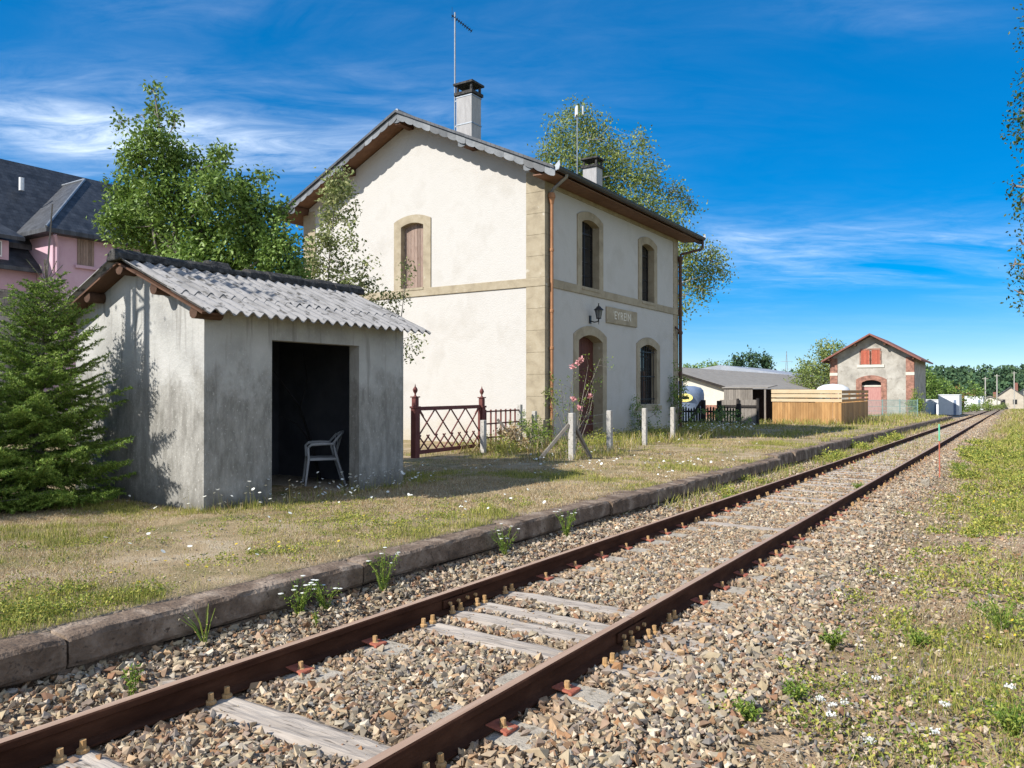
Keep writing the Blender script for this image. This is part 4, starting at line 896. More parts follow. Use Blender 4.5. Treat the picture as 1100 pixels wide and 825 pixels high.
for z in (.03, 1.05): mb.bar(gp_(s0, z), gp_(s1, z), .05, .09)
mb.bar(gp_(s0 + .05, 1.02), gp_(s0 + .2, .86), .03, .03); mb.bar(gp_(s1 - .05, 1.02), gp_(s1 - .2, .86), .03, .03)
mb.build('frame', MT['gate'], gt_)
mb = MB(); W = s1 - s0
def clipbar(mb, sa, za, sb, zb, lo, hi):
    if sa > sb: sa, za, sb, zb = sb, zb, sa, za
    for lim in (s0, s1):
        if (sa - lim) * (sb - lim) < 0:
            f = (lim - sa) / (sb - sa); zz_ = za + f * (zb - za)
            if lim == s0: sa, za = s0, zz_
            else: sb, zb = s1, zz_
    if sb <= s0 + 1e-4 or sa >= s1 - 1e-4 or sb - sa < .02: return
    mb.bar(gp_(sa, za), gp_(sb, zb), .026, .026)
nb = 4; sp = W / nb
for i in range(-2, nb + 2): clipbar(mb, s0 + i * sp, .40, s0 + (i + 1.0) * sp, 1.03, .4, 1.03); clipbar(mb, s0 + (i + 1.0) * sp, .40, s0 + i * sp, 1.03, .4, 1.03)
nb = 8; sp = W / nb
for i in range(-2, nb + 2): clipbar(mb, s0 + i * sp, .04, s0 + (i + 1.3) * sp, .42, 0, .4); clipbar(mb, s0 + (i + 1.3) * sp, .04, s0 + i * sp, .42, 0, .4)
mb.build('lattice', MT['gate'], gt_)
pf = thing('picket_fence', 'short rusty picket fence between the iron gate and the house corner', 'fence', (*((GB + GC) / 2), G(-11.8, 17.7)))
d2 = GC - GB; L2 = np.linalg.norm(d2); d2 /= L2; zf = G(-11.8, 17.7)
q2 = lambda s_, z: (GB[0] + d2[0] * s_, GB[1] + d2[1] * s_, zf + z)
mb = MB()
for z in (.35, .72, 1.05): mb.bar(q2(.1, z), q2(L2 - .05, z), .03, .04)
mb.build('rail', MT['gate'], pf)
for i in range(7):
    mb = MB(); mb.bar(q2(.2 + i * .27, .02), q2(.2 + i * .27, 1.10), .045, .02, (d2[0], d2[1], 0)); mb.build('picket', MT['gate'], pf)
for (x, y, h, lab) in ((GC[0], GC[1], 1.32, 'square grey concrete post against the sandstone corner of the house'), (GC[0] + .22, GC[1] + .45, 1.12, 'lower grey post touching the sandstone house corner'), (-11.2, 15.9, .95, 'weathered pale stake in the weeds before the iron gate')):
    mb = MB(); z = G(x, y) - .1; mb.box(x - .06, x + .06, y - .06, y + .06, z, z + h); o = mb.build('fence_post', MT['post'], bevel=.012); tag(o, lab, 'post')
mb = MB(); mb.bar((-11.35, 16.75, G(-11.3, 16.7) + .85), (-10.75, 17.2, G(-10.7, 17.2) - .02), .09, .07); tag(mb.build('leaning_board', MT['greyboard'], bevel=.006), 'grey board leaning down into the weeds below the picket fence', 'board')
mb = MB(); z = G(-11.75, 13.35); mb.box(-11.9, -11.72, 13.28, 13.46, z - .1, z + 1.28); tag(mb.build('wooden_post', MT['darkboard'], bevel=.02), 'thick dark wooden post left of the iron gate', 'post')
# concrete posts with wire along the house front
PP = [(-8.44, 15.50, 'concrete fence post propped by two raking struts, beside the roses'), (-8.70, 18.0, 'concrete fence post in front of the station door, without struts'),
      (-9.02, 21.0, 'concrete fence post in front of the low barred window'), (-9.28, 23.9, 'concrete fence post nearest the far corner of the house')]
for i, (x, y, lab) in enumerate(PP):
    z = G(x, y); t = thing('concrete_post', lab, 'post', (x, y, z), 'concrete fence posts')
    mb = MB(); mb.prism([(x - .065, y - .065, z - .1), (x + .065, y - .065, z - .1), (x + .065, y + .065, z - .1), (x - .065, y + .065, z - .1)], (0, 0, 1.18)); mb.build('shaft', MT['post'], t, bevel=.014)
    if i == 0:
        for ex, ey in ((-.62, -.55), (.12, .75)):
            mb = MB(); mb.bar((x + ex * .08, y + ey * .08, z + .82), (x + ex, y + ey, z - .06), .08, .08); mb.build('strut', MT['greyboard'], t, bevel=.01)
t = thing('wire_fence', 'thin galvanised wire strung between the concrete posts', 'wire', (PP[0][0], PP[0][1], G(*PP[0][:2])))
for zz in (.25, .55, .80, 1.0):
    mb = MB()
    for (x0, y0, _), (x1, y1, _) in zip(PP, PP[1:]):
        P = [(x0 + (x1 - x0) * f - .07, y0 + (y1 - y0) * f, G(x0, y0) + (G(x1, y1) - G(x0, y0)) * f + zz - .03 * math.sin(math.pi * f)) for f in np.linspace(0, 1, 6)]
        mb.tube(P, .0022, 4)
    mb.build('strand', MT['wire'], t)

# dark fence beyond the house, in its shade
t = thing('wooden_fence', 'dark wooden picket fence with a braced post in the shade behind the house', 'fence', (-12.4, 36.6, G(-12.4, 36.6)))
for x in np.arange(-14.1, -11.0, .14):
    z = G(x, 37); mb = MB(); h = .98 + .05 * math.sin(x * 9); mb.prism([(x - .04, 37, z), (x + .04, 37, z), (x + .04, 37, z + h), (x, 37, z + h + .07), (x - .04, 37, z + h)], (0, .025, 0)); mb.build('picket', MT['darkboard'], t)
for zz in (.30, .82):
    mb = MB(); mb.bar((-14.2, 37.04, G(-14.2, 37) + zz), (-10.95, 37.04, G(-11, 37) + zz), .05, .09); mb.build('rail', MT['darkboard'], t)
for x, h in ((-12.75, 1.40), (-11.95, 1.36), (-11.0, 1.2)):
    mb = MB(); z = G(x, 36.9); mb.box(x - .1, x + .1, 36.8, 36.99, z - .1, z + h); mb.build('post', MT['darkboard'], t, bevel=.02)
mb = MB(); mb.bar((-12.8, 36.75, G(-12.8, 37) + 1.32), (-13.5, 36.5, G(-13.5, 36.5)), .14, .14); mb.build('brace', MT['darkboard'], t)
t = thing('board_fence', 'grey vertical board fence between the dark pickets and the amber enclosure', 'fence', (-12.6, 43, G(-12.6, 43)))
for x in np.arange(-13.9, -11.75, .2):
    z = G(x, 43); mb = MB(); mb.box(x + .005, x + .195, 43, 43.03, z, z + 1.42); mb.build('board', MT['greyboard'], t)
mb = MB(); mb.box(-14, -11.7, 42.93, 42.995, G(-12, 43) + 1.0, G(-12, 43) + 1.12); mb.build('rail', MT['darkboard'], t)
for x in (-12.85, -11.75): mb = MB(); mb.box(x - .06, x + .06, 42.85, 42.995, G(x, 43) - .1, G(x, 43) + 1.5); mb.build('post', MT['darkboard'], t)

# amber timber enclosure with open pale rails on top
t = thing('timber_enclosure', 'amber board enclosure topped by open pale rails beside the platform', 'enclosure', (-10, 50, G(-10, 46)))
x0, x1, y0, y1 = -11.75, -8.0, 46.0, 55.5; z0 = G(-10, 46) - .05
def boards(axis, a0, a1, c, nb, lab, mat):
    mb = MB()
    for i in range(nb):
        u, v = a0 + (a1 - a0) * i / nb + .004, a0 + (a1 - a0) * (i + 1) / nb - .004; j = rng.normal(0, .004)
        if axis == 'x': mb.box(u, v, c + j, c + j + .025, z0, z0 + 1.30 + rng.normal(0, .006))
        else: mb.box(c + j, c + j + .025, u, v, z0 - .12, z0 + 1.28 + rng.normal(0, .006))
    mb.build(lab, mat, t)
boards('x', x0, x1, y0, 26, 'board_wall', MT['newwood']); boards('y', y0 + .03, y1, x1, 46, 'board_wall', MT['newwood']); boards('y', y0 + .03, y1, x0, 40, 'board_wall', MT['newwood']); boards('x', x0, x1, y1, 24, 'board_wall', MT['newwood'])
for zz, h in ((1.34, .17), (1.58, .20), (1.82, .22)):
    mb = MB(); mb.box(x0 - .05, x1 + .05, y0 - .03, y0 + .01, z0 + zz, z0 + zz + h); mb.build('rail', MT['palewood'], t)
    mb = MB(); mb.box(x1 + .002, x1 + .04, y0 + .05, y1, z0 + zz, z0 + zz + h * .8); mb.build('rail', MT['newwood'], t)
    mb = MB(); mb.box(x0 - .04, x0 - .002, y0 + .05, y1, z0 + zz, z0 + zz + h * .8); mb.build('rail', MT['newwood'], t)
for x, y in [(x0 + .06, y0 + .08), (x1 - .06, y0 + .08), (x1 - .06, 49), (x1 - .06, 52), (x1 - .06, y1 - .1), (x0 + 1.9, y0 + .08)]:
    mb = MB(); mb.box(x - .045, x + .045, y - .045, y + .045, z0, z0 + 2.0); mb.build('post', MT['newwood'], t)
mb = MB(); c = np.array((-9.7, 53.0)); zc_ = G(-9.7, 53) - .0
mb.lathe((c[0], c[1], zc_), [(1.05, 1.9), (1.05, 2.0), (.9, 2.22), (.55, 2.38), (.05, 2.44)], 20); mb.tube([(c[0], c[1], zc_), (c[0], c[1], zc_ + 2.4)], .03, 6); tag(mb.build('parasol', MT['whitepaint'], smooth=True), 'white dome of a parasol showing above the amber enclosure', 'parasol')

# tank with a yellow label, and a grey hut
t = thing('storage_tank', 'blue grey rounded plastic tank with a yellow oval label', 'tank', (-16.9, 45, G(-16.9, 45)))
cx_, cy_, zb = -16.7, 45.0, G(-16.9, 45)
mb = MB(); mb.lathe((cx_, cy_, zb), [(1.12, 0), (1.15, .05), (1.15, 1.75), (1.10, 1.98), (.95, 2.15), (.6, 2.24), (.02, 2.26)], 28); mb.build('body', MT['steelblue'], t, smooth=True)
mb = MB(); mb.lathe((cx_ - .45, cy_ - .3, zb + 2.1), [(.42, 0), (.42, .42), (.38, .46), (.02, .47)], 18); mb.build('lid', MT['steelblue'], t, smooth=True)
dl = np.array((cx_, cy_)); dl = -dl / np.linalg.norm(dl); sd = np.array((-dl[1], dl[0]))
def oval(w_, h_, out, mat, nm, par):
    mb = MB(); P = []
    for a in np.linspace(0, 2 * math.pi, 28, endpoint=False):
        q_ = np.array((cx_, cy_)) + dl * (1.17 + out) + sd * (w_ * math.cos(a)); P.append((q_[0], q_[1], zb + 1.55 + h_ * math.sin(a)))
    mb.prism(P, (-dl[0] * (.16 if out < .02 else .01), -dl[1] * (.16 if out < .02 else .01), 0)); return mb.build(nm, mat, par)
lb = oval(.46, .25, .012, MT['yellowpaint'] if 'yellowpaint' in MT else MT['yellow'], 'label', t); oval(.26, .10, .022, MT['matblack'], 'label_mark', lb)
t = thing('hut', 'small grey boarded hut with dark open side behind the picket fence', 'hut', (-14.4, 48, G(-14.4, 48)))
zb = G(-14.4, 48)
mb = MB(); n = 12
for i in range(n): mb.box(-15.25 + i * .15 + .004, -15.25 + (i + 1) * .15 - .004, 48, 48.04, zb, zb + 2.15)
mb.build('wall', MT['greyboard'], t)
mb = MB(); mb.box(-15.25, -15.2, 48.05, 50, zb, zb + 2.1); mb.box(-15.25, -12.7, 50, 50.05, zb, zb + 2.1); mb.build('rear_wall', MT['darkboard'], t)
mb = MB(); mb.box(-12.75, -12.65, 48, 48.1, zb, zb + 2.1); mb.build('post', MT['greyboard'], t)
mb = MB(); mb.prism([(-15.35, 47.9, zb + 2.16), (-12.5, 47.9, zb + 2.16), (-12.5, 50.2, zb + 2.32), (-15.35, 50.2, zb + 2.32)], (0, 0, .05)); mb.build('roof', MT['greyroof'], t)

# low cream shed with a long grey roof, and a second roof behind
t = thing('farm_shed', 'long low cream shed with a wide grey sheet roof beyond the tank', 'shed', (-23, 74, G(-23, 74)))
xe, xr, ya, yb_ = -18.1, -24.5, 60.0, 104.0; zr, ze = 3.55, 1.62; zb = -1.4
mb = MB(); mb.add([(xe - .5, ya, zb), (xr * 2 - xe + .5, ya, zb), (xr * 2 - xe + .5, ya, ze), (xr, ya, zr - .12), (xe - .5, ya, ze)], [(0, 1, 2, 3, 4)])
mb.box(xr * 2 - xe + .5, xe - 2.5, ya + .05, yb_, zb, ze - .05); wl = mb.build('wall', MT['creamwall'], t)
mb = MB(); mb.box(xr * 2 - xe + .5, xe - .48, ya - .03, ya + .02, zb, .35); mb.build('brick_base', MT['redbrick'], wl)
mb = MB()
for s_ in (1, -1): mb.prism([(xr, ya - .4, zr), (xr + s_ * (xe - xr), ya - .4, ze), (xr + s_ * (xe - xr), ya - .4, ze - .10), (xr, ya - .4, zr - .10)], (0, yb_ - ya + .4, 0))
mb.build('roof', MT['greyroof'], t)
for yy in np.arange(63, 92, 5.5): mb = MB(); mb.box(xe - .6, xe - .42, yy, yy + .18, zb, ze - .05); mb.build('post', MT['darkwood'], t)
mb = MB(); mb.prism([(xr + .02, ya - .43, zr - .01), (xe, ya - .43, ze - .01), (xe, ya - .43, ze - .22), (xr + .02, ya - .43, zr - .22)], (0, .025, 0)); mb.build('verge_board', MT['darkboard'], t)
t = thing('barn', 'blue grey roofed barn showing behind the low cream shed', 'barn', (-34, 118, G(-34, 118)))
P = [atY(x, y, 112) for x, y in ((780, 401), (868, 398), (835, 391.5), (812, 392))]
zb = G(-34, 118); xa, xb = -44.0, -23.5
mb = MB(); mb.box(xa + .4, xb - .4, 105, 129, zb, 3.4); mb.build('wall', MT['creamwall'], t)
mb = MB(); mb.prism([(xa, 104.5, 3.4), (xb, 104.5, 3.4), ((xa + xb) / 2, 104.5, 5.0)], (0, 25, 0)); mb.build('roof', MT['barnroof'] if 'barnroof' in MT else MT['zinc'], t)

# ============================================================ goods shed
t = thing('goods_shed', 'old goods shed with stained render, red brick corners and red louvred window', 'goods shed', (-12.6, 96, G(-12.6, 96)))
gy = 90.0; zb = G(-12, 90) - .2; xl, xr_ = -16.75, -8.55; xm = (xl + xr_) / 2; ez = 5.05; rz = 7.45; yb_ = 103.0
mb = MB()
da, db, dz0, dz1 = atY(925.5, 420, gy)[0], atY(946.5, 420, gy)[0], zb, atY(936, 408, gy)[2]
la, lb_, lz0, lz1 = atY(924, 385, gy)[0], atY(946.5, 385, gy)[0], atY(935, 392.5, gy)[2], atY(935, 376, gy)[2]
wall_panel(mb, (xl, gy, zb), (1, 0, 0), Zv, (0, -1, 0), xr_ - xl, ez - zb, [(da - xl, db - xl, 0, dz1 - zb)], .45)
mb.add([(xl, gy, ez), (xr_, gy, ez), (xm, gy, rz - .15)], [(0, 1, 2)]); mb.add([(xl, yb_, ez), (xr_, yb_, ez), (xm, yb_, rz - .15)], [(0, 1, 2)])
mb.box(xr_ - .01, xr_, gy + .01, yb_, zb, ez); mb.box(xl, xl + .01, gy + .01, yb_, zb, ez); mb.box(xl, xr_, yb_ - .01, yb_, zb, ez)
mb.build('wall', MT['goodswall'], t)
for xa, xb in ((xl - .02, xl + .75), (xr_ - .75, xr_ + .02)):
    mb = MB(); mb.box(xa, xb, gy - .05, gy + .4, zb, 3.1); mb.box(xa, xb, gy - .05, gy + .4, 3.42, ez - .05); mb.build('brick_corner', MT['redbrick'], t)
    mb = MB(); mb.box(xa - .02, xb + .02, gy - .07, gy + .42, 3.105, 3.415); mb.build('stone_band', MT['creamwall'], t)
    q = mb
for s_ in (-1, 1):
    mb = MB(); xe = xm + s_ * (xr_ - xm + .75); sl = (rz - ez) / (xr_ - xm); zz = rz - sl * (xr_ - xm + .75)
    mb.prism([(xm, gy - 1.0, rz + .12), (xe, gy - 1.0, zz + .12), (xe, gy - 1.0, zz - .06), (xm, gy - 1.0, rz - .06)], (0, yb_ - gy + 1.6, 0)); rf = mb.build('roof', MT['tile'], t)
    for k_ in (.35, 1.0):
        mb = MB(); xp = xm + s_ * (xr_ - xm) * k_; zp = rz - sl * (xr_ - xm) * k_ - .18; mb.box(xp - .09, xp + .09, gy - .9, gy, zp - .12, zp); mb.build('purlin', MT['darkwood'], rf)
dm = (da + db) / 2
mb = MB(); surround(mb, (xl, gy, zb), (1, 0, 0), Zv, (0, -1, 0), da - xl + .002, db - xl - .002, 0, dz1 - zb - .30, .28, .55, .05, .45); ar = mb.build('brick_arch', MT['redbrick'], t)
mb = MB(); mb.box(da, db, gy + .42, gy + .47, zb, dz1 - .72); dd_ = mb.build('door', MT['pinkdoor'], t)
mb = MB(); mb.box(da - .02, db + .02, gy + .36, gy + .44, dz1 - .74, dz1 - .58); mb.build('lintel', MT['creamwall'], dd_)
mb = MB(); mb.box(da, db, gy + .45, gy + .5, dz1 - .58, dz1 + .05); mb.build('fanlight', MT['black'], dd_)
lm = (la + lb_) / 2
for xa, xb in ((la + .12, lm - .12), (lm + .12, lb_ - .12)):
    mb = MB(); n = 6
    for i in range(n): mb.box(xa + (xb - xa) * i / n + .01, xa + (xb - xa) * (i + 1) / n - .01, gy - .035, gy - .01, lz0 + .12, lz1 - .02)
    lv = mb.build('louvred_shutter', MT['redshutter'], t)
    mb = MB(); mb.box(xa - .16, xa - .005, gy - .06, gy - .001, lz0 + .1, lz1 - .1); mb.build('brick_jamb', MT['redbrick'], lv)
    mb = MB(); mb.box(xb + .005, xb + .16, gy - .06, gy - .001, lz0 + .1, lz1 - .1); mb.build('brick_jamb', MT['redbrick'], lv)
    mb = MB(); mb.box(xa - .1, xb + .1, gy - .055, gy - .001, lz1 - .015, lz1 + .16); mb.build('brick_head', MT['redbrick'], lv)
mb = MB(); mb.box(la - .3, lb_ + .3, gy - .09, gy - .002, lz0 - .22, lz0 + .07); mb.build('stone_sill', MT['creamwall'], t)

# green mesh fence, white post, stakes, white containers
t = thing('mesh_fence', 'blue green wire mesh fence panels in front of the goods shed', 'fence', (-8.8, 75, G(-8.8, 75)))
for i in range(4):
    x = -11.0 + i * 1.38; z = G(x, 75); mb = MB(); mb.box(x - .035, x + .035, 74.97, 75.03, z - .1, z + 1.55); mb.build('post', MT['greenwire'], t)
    if i < 3:
        mb = MB()
        for k_ in np.linspace(.06, 1.32, 22): mb.box(x + k_ - .009, x + k_ + .009, 74.99, 75.008, z + .05, z + 1.5)
        for zz in (.1, .5, .9, 1.45): mb.box(x + .04, x + 1.34, 74.98, 75.01, z + zz, z + zz + .03)
        mb.build('mesh_panel', MT['greenwire'], t)
p = (-6.0, 84.2); z = G(*p); mb = MB(); mb.box(p[0] - .09, p[0] + .09, p[1] - .09, p[1] + .09, z - .1, z + 1.25); mb.box(p[0] - .06, p[0] + .06, p[1] - .06, p[1] + .06, z + 1.251, z + 1.30); tag(mb.build('marker_post', MT['whitepaint']), 'white marker post past the end of the platform', 'post')
p = onground(1009, 514, -.22); z = G(p[0], p[1])
t = thing('survey_stake', 'thin stake beside the track with red shaft and green top', 'stake', (p[0], p[1], z))
mb = MB(); mb.tube([(p[0], p[1], z - .05), (p[0] - .004, p[1], z + .84)], [.016, .014], 6); mb.build('shaft', MT['redpaint'], t)
mb = MB(); mb.tube([(p[0] - .004, p[1], z + .835), (p[0] - .006, p[1], z + 1.22)], [.019, .017], 6); mb.build('painted_top', MT['greenpaint'], t)
p = onground(993, 524, -.22); z = G(p[0], p[1]); mb = MB(); mb.obox((p[0], p[1], z + .05), (.075, .02, 0), (-.015, .06, 0), (.01, 0, .08)); tag(mb.build('marker_block', MT['block'], bevel=.015), 'small pale block set in the stones beside the red stake', 'marker')
def container(x, y, w_, d_, h, lab, mat='whitepaint'):
    z = G(x, y) - .05; t = thing('white_container', lab, 'container', (x, y, z))
    mb = MB(); mb.box(x - w_, x + w_, y, y + d_, z + .1, z + h); mb.build('body', MT[mat], t, bevel=.06)
    mb = MB(); mb.box(x - w_ - .04, x + w_ + .04, y - .05, y + d_ + .05, z + h + .002, z + h + .10); mb.build('roof', MT['whitepaint'], t, bevel=.03)
    mb = MB(); mb.box(x + w_ * .45, x + w_ * .7, y - .03, y - .003, z + .12, z + h * .78); mb.build('door', MT['steelblue'], t)
container(-6.6, 110, 1.15, 5, 2.55, 'white container beside the dark bush, the taller of two'); container(-8.7, 112, .9, 4, 1.9, 'low white container at the left of the taller one')
p = atY(1046, 425, 190); container(p[0], 190, 1.7, 6, 2.9, 'far white cabin with a dark door beyond the bush')
p = atY(1074, 418, 260); container(p[0], 260, 1.6, 6, 3.6, 'far white box van body by the grey house gable')

# ============================================================ far houses and poles at the right
def house_far(name, lab, x, y, wx, wy, h, rh, wall, roof, win=True, turn=False):
    z = G(x, y) - .3; t = thing(name, lab, 'house', (x, y, z))
    mb = MB(); mb.box(x - wx, x + wx, y, y + wy, z, z + h)
    mb.add([(x - wx, y, z + h), (x + wx, y, z + h), (x, y, z + h + rh)], [(0, 1, 2)]); mb.build('wall', wall, t)
    mb = MB(); sl = rh / wx
    for s_ in (-1, 1): mb.prism([(x, y - .4, z + h + rh + .15), (x + s_ * (wx + .5), y - .4, z + h - .5 * sl + .15), (x + s_ * (wx + .5), y - .4, z + h - .5 * sl), (x, y - .4, z + h + rh)], (0, wy + .8, 0))
    rf = mb.build('roof', roof, t); mb = MB(); mb.box(x + wx * .3, x + wx * .3 + .7, y + 3, y + 3.7, z + h, z + h + rh + 1.2); mb.build('chimney', MT['tile'], rf)
    if win:
        for q in (-.5, .3): mb = MB(); mb.box(x + wx * q - .5, x + wx * q + .5, y - .04, y - .003, z + h * .45, z + h * .45 + 1.3); mb.build('window', MT['black'], t)
MT['cottage'] = M('cottage_wall', [(.36, .31, .25), (.46, .41, .34)], 1, 6, .9); MT['farslate'] = M('far_slate', [(.075, .08, .095), (.11, .115, .13)], 1, 5, .7)
p = atY(1084.5, 425, 250); house_far('cottage', 'grey gabled cottage with slate roof at the end of the line', p[0] + .2, 250, 3.4, 9, 3.6, 2.7, MT['cottage'], MT['farslate'])
p = atY(1097, 425, 255); house_far('cottage', 'cottage with a pale gable at the right picture edge', p[0] + .8, 256, 2.8, 9, 3.2, 2.6, MT['creamwall'], MT['farslate'])
p = atY(1040, 420, 215); house_far('cottage', 'low house with an orange tiled roof above the bush', p[0], 215, 2.6, 8, 2.9, .9, MT['creamwall'], MT['tile'], False)
p = atY(1063, 420, 240); house_far('cottage', 'low pale shed under the wooden poles', p[0], 240, 2.4, 8, 2.6, .9, MT['creamwall'], MT['greyroof'], False)
for x, yt, D, lab in ((1058.5, 405, 210, 'wooden pole left of the far white van'), (1071, 402, 225, 'wooden pole behind the far white van'), (1089.5, 399, 245, 'pole standing over the cottage roof')):
    p = atY(x, yt, D); z = G(p[0], D); t = thing('utility_pole', lab, 'pole', (p[0], D, z), 'poles along the line')
    mb = MB(); mb.tube([(p[0], D, z - .3), (p[0], D, p[2])], [.16, .11], 8); mb.build('shaft', MT['post'], t); mb = MB(); mb.bar((p[0] - .6, D, p[2] - .4), (p[0] + .6, D, p[2] - .4), .1, .1); mb.build('crossarm', MT['post'], t)
p = atY(845, 377, 330); t = thing('lattice_mast', 'thin grey lattice mast on the skyline above the barn roof', 'mast', (p[0], 330, -2))
for s_ in (-1, 1): mb = MB(); mb.tube([(p[0] + s_ * 1.0, 330, -2), (p[0], 330, p[2])], [.16, .10], 5); mb.build('leg', MT['zinc'], t)
mb = MB()
for f_ in (.62, .78): mb.bar((p[0] - 2.4, 330, -2 + (p[2] + 2) * f_), (p[0] + 2.4, 330, -2 + (p[2] + 2) * f_), .16, .16)
mb.build('crossarm', MT['zinc'], t)

# ============================================================ pink house at the left
PX = -30.0
ph = thing('pink_house', 'large pink house with steep slate roof and stone ground floor', 'house', (-34, 14, .1))
def yz(x, y, X=PX): a = atX(x, y, X); return a[1], a[2]
yb0 = yz(56, 250)[0]; zeb = 7.50                      # bay: corner and eaves
mb = MB(); mb.box(PX - 8, PX - 1.45, 2, 21, 0, 6.1); mb.box(PX - 1.9, PX, yb0, 19.2, 0, zeb); mb.build('wall', MT['pinkwall'], ph)
mb = MB(); mb.box(PX - 1.44, PX - 1.2, 2, yb0 - .01, 0, 5.25); mb.build('stone_storey', MT['graystone'], ph)
mb = MB(); mb.box(PX - 1.25, PX - 1.19, 2, yb0 - .015, 5.26, 6.0); mb.build('pink_band', MT['pinkwall'], ph)
ridge_x, ridge_z = PX - 5.0, 11.1
mb = MB(); mb.prism([(ridge_x, 1, ridge_z), (PX - 1.55, 1, 7.1), (PX - 1.55, 1, 6.9), (ridge_x, 1, ridge_z - .25)], (0, 20.5, 0)); mb.build('roof', MT['pslate'] if 'pslate' in MT else MT['slate'], ph)
mb = MB(); mb.prism([(PX - 1.9, 2, 7.0), (PX - .75, 2, 6.10), (PX - .75, 2, 5.95), (PX - 1.9, 2, 6.8)], (0, yb0 - 2.02, 0)); mb.build('skirt_roof', MT['slate'], ph)
# bay: hipped roof
mb = MB(); a0, a1 = yb0 - .45, 19.6; ym = yz(84.7, 195, PX - 2.8)[0] + .1; zt = 10.35; o_ = .45
A = [(PX + o_, a0, zeb), (PX + o_, a1, zeb), (PX - 5, a1, zeb), (PX - 5, a0, zeb), (PX - 2.6, ym, zt), (PX - 6, ym, zt), (PX - 2.6, a1 - 2.2, zt)]
A = [(PX + o_, a0, zeb), (PX + o_, a1, zeb), (PX - 2.6, a1 - 2.2, zt), (PX - 2.6, ym, zt), (PX - 6, a1, zt - .2), (PX - 6.5, ym, zt), (PX - 4.2, a0, zeb)]
mb.add(A, [(0, 1, 2, 3), (0, 3, 5, 6), (1, 4, 2), (3, 2, 4, 5)])
mb.add([(a, b, c_ - .16) for a, b, c_ in A[:2]] + A[:2], [(0, 1, 3, 2)]); mb.add([(PX + o_, a0, zeb - .16), (PX + o_, a0, zeb), (PX - 4.2, a0, zeb), (PX - 4.2, a0, zeb - .16)], [(0, 1, 2, 3)])
mb.add([(PX + o_, a0, zeb - .16), (PX + o_, a1, zeb - .16), (PX - 4, a1, zeb - .16), (PX - 4, a0, zeb - .16)], [(0, 1, 2, 3)]); mb.build('bay_roof', MT['slate'], ph)
mb = MB(); mb.tube([(PX + o_, a0, zeb + .02), (PX - 2.6, ym, zt + .03)], .05, 6); mb.tube([(PX - 2.6, ym, zt + .03), (PX - 6.5, ym, zt + .03)], .05, 6); mb.build('zinc_hip', MT['zinc'], ph)
w0, w1 = yz(82, 250)[0], yz(100, 250)[0]; wz0, wz1 = yz(90, 285.5)[1], yz(90, 251.5)[1]
mb = MB(); n = 6
for i in range(n): mb.box(PX + .004, PX + .04, w0 + (w1 - w0) * i / n + .006, w0 + (w1 - w0) * (i + 1) / n - .006, wz0, wz1)
wn_ = mb.build('shuttered_window', MT['shutter'], ph); mb = MB(); mb.box(PX + .002, PX + .12, w0 - .1, w1 + .1, wz0 - .12, wz0 - .004); mb.build('sill', MT['pinkwall'], wn_)
mb = MB(); mb.tube([(PX + .35, yb0 - .1, zeb - .2), (PX + .08, yb0 + .12, zeb - .6), (PX + .08, yb0 + .12, 5.9)], .06, 8); mb.build('downpipe', MT['pinkwall'], ph)
# dormer with a small white window
dx = PX - 1.05; d0, d1 = 11.2, 13.65
mb = MB(); mb.box(dx - 2.5, dx, d0, d1, 6.3, 7.05); do_ = mb.build('dormer', MT['pinkwall'], ph)
mb = MB(); mb.prism([(dx + .35, d0 - .4, 7.06), (dx + .35, d1 + .4, 7.06), (dx - 3.4, d1 - .5, 8.9), (dx - 3.4, d0 - .4, 8.9)], (0, 0, .14)); mb.build('dormer_roof', MT['slate'], do_)
for q in (0, 1): mb = MB(); mb.box(dx + .003, dx + .05, d1 - 1.25 + q * .55, d1 - .80 + q * .55, 6.42, 7.0); w_ = mb.build('window', MT['whitepaint'], do_); mb = MB(); mb.box(dx + .052, dx + .06, d1 - 1.2 + q * .55, d1 - .85 + q * .55, 6.48, 6.95); mb.build('pane', MT['glass'], w_)
wx_ = yz(42, 312, PX - 1.2)[0]; mb = MB(); mb.box(PX - 1.195, PX - 1.12, wx_ - .32, wx_ + .3, 3.9, 5.15); mb.build('shuttered_window', MT['shutter'], ph)
for x, y in ((22, 191), (94, 207)):
    a = atX(x, y, PX - 3.4); mb = MB(); mb.tube([a - (0, 0, .5), a + (0, 0, .02)], .10, 8); mb.build('roof_vent', MT['whitepaint'], ph)

